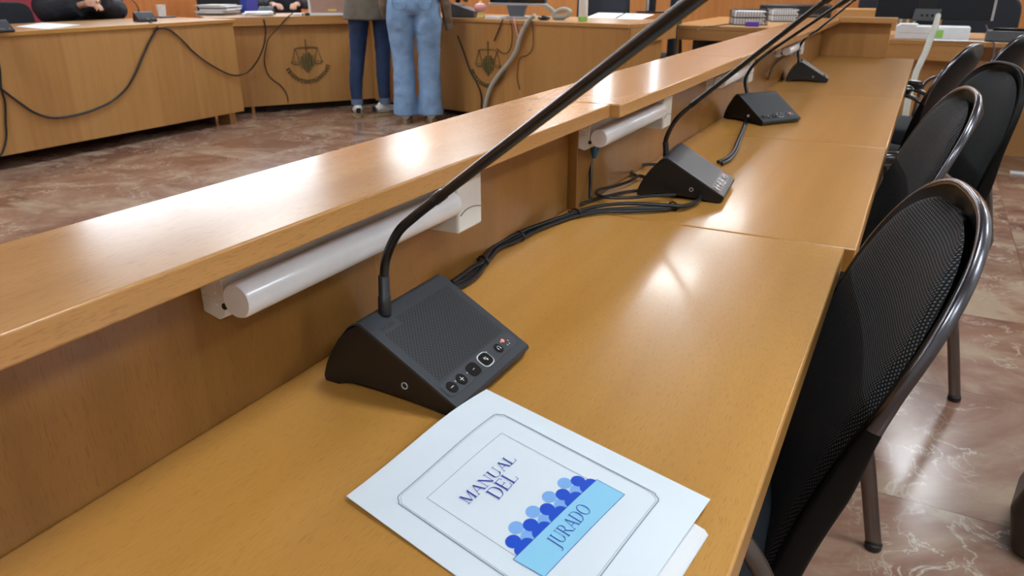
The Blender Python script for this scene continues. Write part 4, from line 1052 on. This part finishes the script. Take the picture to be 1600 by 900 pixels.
o = build('conduit_pole', MB().tube([atd(1466, 24, 4.36), atd(1462, 40, 4.32), atd(1446, 82, 4.22), atd(1432, 112, 4.16), atd(1418, 160, 4.08), atd(1412, 200, 4.02), Vector((atd(1412, 200, 4.02).x, atd(1412, 200, 4.02).y - .03, .02))], [.015, .017, .017, .017, .017, .017, .017], 14), 'greycable')
tag(o, 'thick pale flexible tube leaning from the rear desk to the floor', 'tube')
cable('device_lead', [rkp(1538, 52) + Vector((0, 0, .05)), rkp(1545, 58) + Vector((0, 0, .02)), rkp(1552, 66) + Vector((0, 0, .004)), rkp(1556, 74) + Vector((0, 0, -.06)), rkp(1556, 86) + Vector((0, 0, -.2))], .005, 'rubber', 'black lead hanging off the rear desk beside the device', 'cable')
# crimson cloth on the left wall
o = build('crimson_banner', MB().box((-.012, -1.2, 0), (.012, .9, 1.9)), 'crimson', bevel=.004); q = atx(10, 8, WL + .045); o.location = (WL + .045, atx(58, 0, WL + .045).y - .9, .0); tag(o, 'crimson cloth panel on the left wall behind the robed person', 'cloth panel')
# floor strip and bag at right
q = atz(1590, 272, 0); o = box('floor_strip', (-.04, -.03, 0), (1.2, .03, .012), 'paper2', bevel=.003); o.location = (q.x, q.y, 0); o.rotation_euler.z = -.05; tag(o, 'pale strip on the marble floor at the right edge', 'cable cover')
hb = atz(1705, 880, 0)
t = empty('handbag', (hb.x, hb.y, 0), -.2); tag(t, 'dark brown bag on the floor in the lower right corner', 'bag')
pts = [(-.13, 0), (.13, 0), (.15, .10), (.12, .25), (.07, .32), (-.05, .33), (-.11, .26), (-.15, .10)]
build('bag_body', MB().prism(pts, -.09, .09), 'brownbag', t, bevel=.03, seg=4)
build('bag_handle', MB().tube(catmull([(-.06, 0, .31), (-.05, 0, .40), (.0, 0, .44), (.05, 0, .40), (.06, 0, .31)], 6), .008, 10), 'brownbag', t)

# ------------------------------------------------------------------ people
def tubes(mb, path, r, n=14): mb.tube(catmull(path, 5), [a for a in interp(r, (len(path) - 1) * 5 + 1)], n); return mb
def interp(r, m):
    out = []
    for i in range(m):
        x = i / (m - 1) * (len(r) - 1); k = min(int(x), len(r) - 2); f = x - k
        a, b = r[k], r[k + 1]
        if isinstance(a, tuple) or isinstance(b, tuple):
            a = a if isinstance(a, tuple) else (a, a); b = b if isinstance(b, tuple) else (b, b)
            out.append((a[0] + (b[0] - a[0]) * f, a[1] + (b[1] - a[1]) * f))
        else: out.append(a + (b - a) * f)
    return out
def hand(mb, w, dr, side, curl=.3):
    """open hand from wrist w pointing along dr; fingers unequal, thumb off the side"""
    dr = Vector(dr).normalized(); sd = dr.cross(Vector((0, 0, 1))).normalized() * side; dn = Vector((0, 0, -1))
    w = Vector(w); mb.tube([w, w + dr * .03, w + dr * .075, w + dr * .092], [(.015, .024), (.014, .036), (.014, .040), (.010, .036)], 14, upv=(0, 0, 1))
    for k, (o, L) in enumerate(((-.030, .062), (-.010, .074), (.010, .070), (.029, .056))):
        b = w + dr * .082 + sd * o
        mb.tube([b, b + dr * L * .45 + dn * curl * .012, b + dr * L * .78 + dn * curl * .035, b + dr * L * .95 + dn * curl * .058], [.0095, .009, .008, .0065], 8)
    b = w + dr * .028 - sd * .026
    mb.tube([b, b + dr * .028 - sd * .022 + dn * .008, b + dr * .058 - sd * .026 + dn * .014], [.012, .010, .008], 8)
def add_head(mb, c, f, tilt=0):
    """head centred on c, facing f"""
    c = Vector(c); f = Vector(f).normalized(); s = Vector((-f.y, f.x, 0)); t = MB()
    t.ball((0, 0, 0), (.095, .074, .115), 20, 14); t.ball((.030, 0, -.055), (.058, .052, .058))
    t.ball((.098, 0, -.012), (.016, .012, .022)); t.ball((.088, 0, -.052), (.012, .024, .008))
    for q in (-1, 1): t.ball((-.005, q * .076, -.01), (.018, .010, .030)); t.ball((.080, q * .030, .020), (.014, .016, .010))
    Mx = Matrix.Translation(c) @ Matrix(((f.x, s.x, 0), (f.y, s.y, 0), (0, 0, 1))).to_4x4()
    t.xf(Mx); mb.add(t.v, t.f)
def add_hair(name, c, f, parent, long=.2):
    c = Vector(c); f = Vector(f).normalized(); s = Vector((-f.y, f.x, 0)); t = MB()
    t.ball((-.020, 0, .022), (.100, .086, .116), 20, 14)
    t.tube([(-.06, 0, .02), (-.085, 0, -.08), (-.085, 0, -.08 - long)], [(.05, .075), (.045, .085), (.02, .06)], 14)
    Mx = Matrix.Translation(c) @ Matrix(((f.x, s.x, 0), (f.y, s.y, 0), (0, 0, 1))).to_4x4(); t.xf(Mx)
    build(name, t, 'hair', parent, remesh=.008, smo=4)

def standing(loc_, heading, feet, knee_b, label, wide, jm, coat_m, hem, tails=False, H=1.66, cuff=None, jacket_z=.86, lean=.10, shoe_rot=(0, 0)):
    """heading: angle of the facing direction; local +x is forward, +y to the left"""
    t = empty('person', loc_, heading); tag(t, label, 'person', 'people standing at the desks')
    hipz = .90; sh = 1.36
    LF, RF = feet
    body = MB()
    for sg, (fx_, fy_), ro in ((1, LF, shoe_rot[0]), (-1, RF, shoe_rot[1])):
        tubes(body, [(0, sg * .085, hipz), (.02, sg * .09 + (fy_ - sg * .09) * .35, .50 + .02), (fx_ * .9, fy_, .10)], [.085, .052, .035])
        tubes(body, [(fx_ - .03 * math.cos(ro), fy_ - .03 * math.sin(ro), .06), (fx_ + .09 * math.cos(ro), fy_ + .09 * math.sin(ro), .04)], [.030, .022])
    tubes(body, [(0, 0, hipz - .04), (0, 0, 1.0), (lean * .3, 0, 1.15), (lean * .7, 0, 1.30), (lean, 0, sh + .04), (lean + .01, 0, 1.46)], [(.10, .15), (.09, .135), (.085, .12), (.095, .155), (.06, .12), (.045, .045)])
    for sg in (1, -1):
        el = (lean + .10, sg * .19, 1.13); wr = (lean + .34, sg * .17, 1.07)
        tubes(body, [(lean - .01, sg * .14, sh), (lean + .01, sg * .19, sh - .02), el, wr], [.045, .046, .034, .024]); hand(body, wr, (1, 0, -.15), sg)
    hc = (lean + .05, 0, H - .12); tubes(body, [(lean, 0, 1.40), (lean + .03, 0, 1.50)], [.05, .048]); add_head(body, hc, (1, 0, -.1))
    build('body', body, 'skin', t, remesh=.007, smo=3)
    add_hair('hair', hc, (1, 0, 0), t)
    # trousers
    jn = MB()
    for sg, (fx_, fy_) in ((1, LF), (-1, RF)):
        kx, kz = knee_b
        if wide:
            tubes(jn, [(-.01, sg * .095, .92), (-.005, sg * .105, .76), (.01 + kx, sg * .10 + (fy_ - sg * .10) * .5, .52), (fx_ * .7, fy_ * .98, .28), (fx_ - .01, fy_, hem)],
                  [(.115, .105), (.112, .110), (.088, .086), (.092, .088), (.108, .100)], 20)
        else:
            tubes(jn, [(-.01, sg * .085, .92), (-.015, sg * .095, .78), (kx, sg * .09 + (fy_ - sg * .09) * .5, .50), (fx_ * .6 - .01, fy_ * .98, .30), (fx_ - .02, fy_, hem)],
                  [(.105, .092), (.095, .085), (.064, .062), (.060, .056), (.044, .044)], 20)
    tubes(jn, [(0, 0, .84), (-.012, 0, .90), (0, 0, .98), (0, 0, 1.05)], [(.11, .16), (.122, .182), (.108, .165), (.098, .15)], 24)
    j = build('jeans', jn, jm, t, remesh=.008, smo=4)
    tx = bpy.data.textures.new('folds', 'CLOUDS'); tx.noise_scale = .055; tx.noise_depth = 1
    dm = j.modifiers.new('folds', 'DISPLACE'); dm.texture = tx; dm.strength = .014 if wide else .007; dm.mid_level = .5
    if cuff:
        for sg, (fx_, fy_) in ((1, LF), (-1, RF)): build('turned_cuff', MB().tube([(fx_ - .02, fy_, hem - .012), (fx_ - .02, fy_, hem + .035)], [(.047, .047), (.050, .050)], 20), cuff, j)
    # pocket seams on the seat of the jeans
    if wide:
        for sg in (1, -1):
            sq = [(-.128, sg * .045, .955), (-.131, sg * .150, .955)]
            c_ = [(-.118, sg * .04, .98), (-.130, sg * .045, .88), (-.132, sg * .095, .855), (-.118, sg * .145, .88), (-.100, sg * .150, .98)]
            build('pocket_seam', MB().tube(catmull(c_, 4), .0022, 6), 'cuff', j)
    # jacket
    jk = MB()
    tubes(jk, [(0, 0, jacket_z), (0, 0, jacket_z + .10), (lean * .4, 0, 1.15), (lean * .8, 0, 1.32), (lean, 0, 1.43), (lean + .01, 0, 1.46)], [(.165, .225), (.150, .205), (.115, .160), (.125, .190), (.075, .13), (.06, .07)], 24)
    for sg in (1, -1):
        tubes(jk, [(lean - .01, sg * .14, sh + .01), (lean + .0, sg * .20, sh - .02), (lean + .09, sg * .195, 1.14), (lean + .30, sg * .175, 1.085)], [.06, .064, .052, .042])
    jo = build('jacket', jk, coat_m, t, remesh=.009, smo=4)
    d2 = jo.modifiers.new('folds', 'DISPLACE'); d2.texture = tx; d2.strength = .010; d2.mid_level = .5
    if tails:
        for sg, zl in ((1, .80), (-1, .70)):
            tb_ = MB()
            tubes(tb_, [(.03, sg * .185, 1.18), (.02, sg * .215, 1.0), (.02, sg * (.225 if sg > 0 else .245), .88), (.03, sg * (.215 if sg > 0 else .27), zl)], [(.07, .04), (.075, .045), (.065, .042), (.03, .03)], 14)
            to = build('coat_tail', tb_, 'tan', t, remesh=.008, smo=3); d3 = to.modifiers.new('folds', 'DISPLACE'); d3.texture = tx; d3.strength = .014; d3.mid_level = .5
    # shoes
    for (fx_, fy_), ro in ((LF, shoe_rot[0]), (RF, shoe_rot[1])):
        sh_ = empty('shoe', (fx_, fy_, 0), ro); sh_.parent = t
        n = 24
        so = [(.03 + .135 * math.cos(w), (.044 + .006 * math.cos(w)) * math.sin(w)) for w in [2 * PI * i / n for i in range(n)]]
        build('sole', MB().prism(so, 0, .024, 'z'), 'gum', sh_, bevel=.004)
        up = MB(); up.tube(catmull([(-.085, 0, .055), (-.05, 0, .070), (.02, 0, .058), (.09, 0, .042), (.145, 0, .036)], 4), [(.034, .030)] * 4 + [(.048, .036)] * 4 + [(.036, .042)] * 4 + [(.024, .040)] * 3 + [(.018, .030), (.012, .02)], 16, upv=(0, 0, 1))
        build('shoe_upper', up, 'shoe', sh_)
        if not wide:
            for k in range(3):
                for q in (-1, 1): build('side_stripe', MB().tube([(.02 + k * .022, q * .0395, .030), (.038 + k * .022, q * .034, .066)], .0045, 6), 'black', sh_)
            build('heel_tab', MB().box((-.122, -.018, .045), (-.108, .018, .088)), 'black', sh_, bevel=.003)
    return t
fa = math.atan2(FW.y, FW.x)
# light jeans: stands back to the camera
standing((-3.545, 5.10, 0), fa + .05, ((.0, .100), (.0, -.105)), (0, 0), 'person in light blue wide jeans with tan coat, back turned, at the right desk', True, 'ljean', 'tan', .055, tails=True, jacket_z=1.02)
standing((-4.02, 5.17, 0), fa + .15, ((-.03, .155), (.0, -.075)), (-.01, 0), 'person in dark blue jeans and striped white sneakers, back turned, at the middle desk', False, 'djean', 'olive', .115, cuff='cuff', jacket_z=.775, shoe_rot=(.1, -1.0))

def seated(loc_, heading, label, mat, wrist_l, wrist_r, sleeve_r=.06, seat=.47, wide=.25):
    t = empty('person', loc_, heading); tag(t, label, 'person', 'people seated behind the desks')
    b = MB()
    tubes(b, [(0, 0, seat + .05), (.03, 0, .70), (.06, 0, .95), (.07, 0, 1.06), (.08, 0, 1.12)], [(.11, .15), (.10, .135), (.10, .16), (.06, .11), (.05, .05)])
    for sg, w in ((1, wrist_l), (-1, wrist_r)):
        tubes(b, [(.06, sg * .15, 1.02), (.07, sg * .20, 1.0), (.18, sg * .25, .83), w], [.045, .046, .036, .024]); hand(b, w, (1, -sg * .4, -.05), sg, .8)
        tubes(b, [(0, sg * .09, seat + .03), (.38, sg * .12, seat + .03), (.40, sg * .12, .30), (.40, sg * .12, .07)], [.08, .06, .05, .035]); tubes(b, [(.38, sg * .12, .05), (.52, sg * .12, .035)], [.034, .03])
    tubes(b, [(.08, 0, 1.08), (.09, 0, 1.20)], [.05, .048]); add_head(b, (.11, 0, 1.29), (1, 0, 0)); build('body', b, 'skin', t, remesh=.007, smo=2)
    add_hair('hair', (.11, 0, 1.29), (1, 0, 0), t, .1)
    g = MB()
    tubes(g, [(0, 0, seat), (.02, 0, .62), (.05, 0, .85), (.06, 0, 1.02), (.075, 0, 1.10)], [(.17, wide), (.14, wide * .8), (.13, .19), (.12, .19), (.06, .075)], 24)
    for sg, w in ((1, wrist_l), (-1, wrist_r)):
        w2 = Vector((.18, sg * .25, .83)).lerp(Vector(w), .8)
        tubes(g, [(.06, sg * .14, 1.03), (.07, sg * .205, 1.0), (.17, sg * .255, .84), tuple(w2)], [.062, .066, sleeve_r, sleeve_r])
        tubes(g, [(0, sg * .09, seat + .04), (.36, sg * .12, seat + .05), (.42, sg * .12, .32), (.42, sg * .12, .12)], [.10, .085, .075, .08])
    go = build('robe' if mat == 'robe' else 'jacket', g, mat, t, remesh=.009, smo=4)
    tx = bpy.data.textures.new('folds', 'CLOUDS'); tx.noise_scale = .08
    dm = go.modifiers.new('folds', 'DISPLACE'); dm.texture = tx; dm.strength = .02; dm.mid_level = .5
    return t
q = atz(120, 30, HZ)
seated((q.x - .28, q.y + .20, 0), -.35, 'person in black robe seated behind the left desk, only lap and sleeves in view', 'robe', (.42, .02, .93), (.42, -.02, .90), .085, wide=.36)
q = atz(450, 15, HZ)
hd = math.atan2(-q.y, -q.x) + .1
seated((q.x - .52 * math.cos(hd), q.y - .52 * math.sin(hd), 0), hd, 'person in dark jacket seated behind the middle desk with a hand on the desk', 'robe', (.40, .10, HZ + .05), (.40, -.12, HZ + .05), .05)

# ------------------------------------------------------------------ light
w = bpy.data.worlds.new('world'); S.world = w; w.use_nodes = True
w.node_tree.nodes['Background'].inputs[0].default_value = (.8, .88, 1, 1); w.node_tree.nodes['Background'].inputs[1].default_value = .3
S.view_settings.view_transform = 'Standard'; S.view_settings.look = 'None'; S.view_settings.gamma = 1; S.view_settings.use_curve_mapping = False
S.view_settings.exposure = 0.2
S.cycles.max_bounces = 8; S.cycles.diffuse_bounces = 4; S.cycles.glossy_bounces = 4
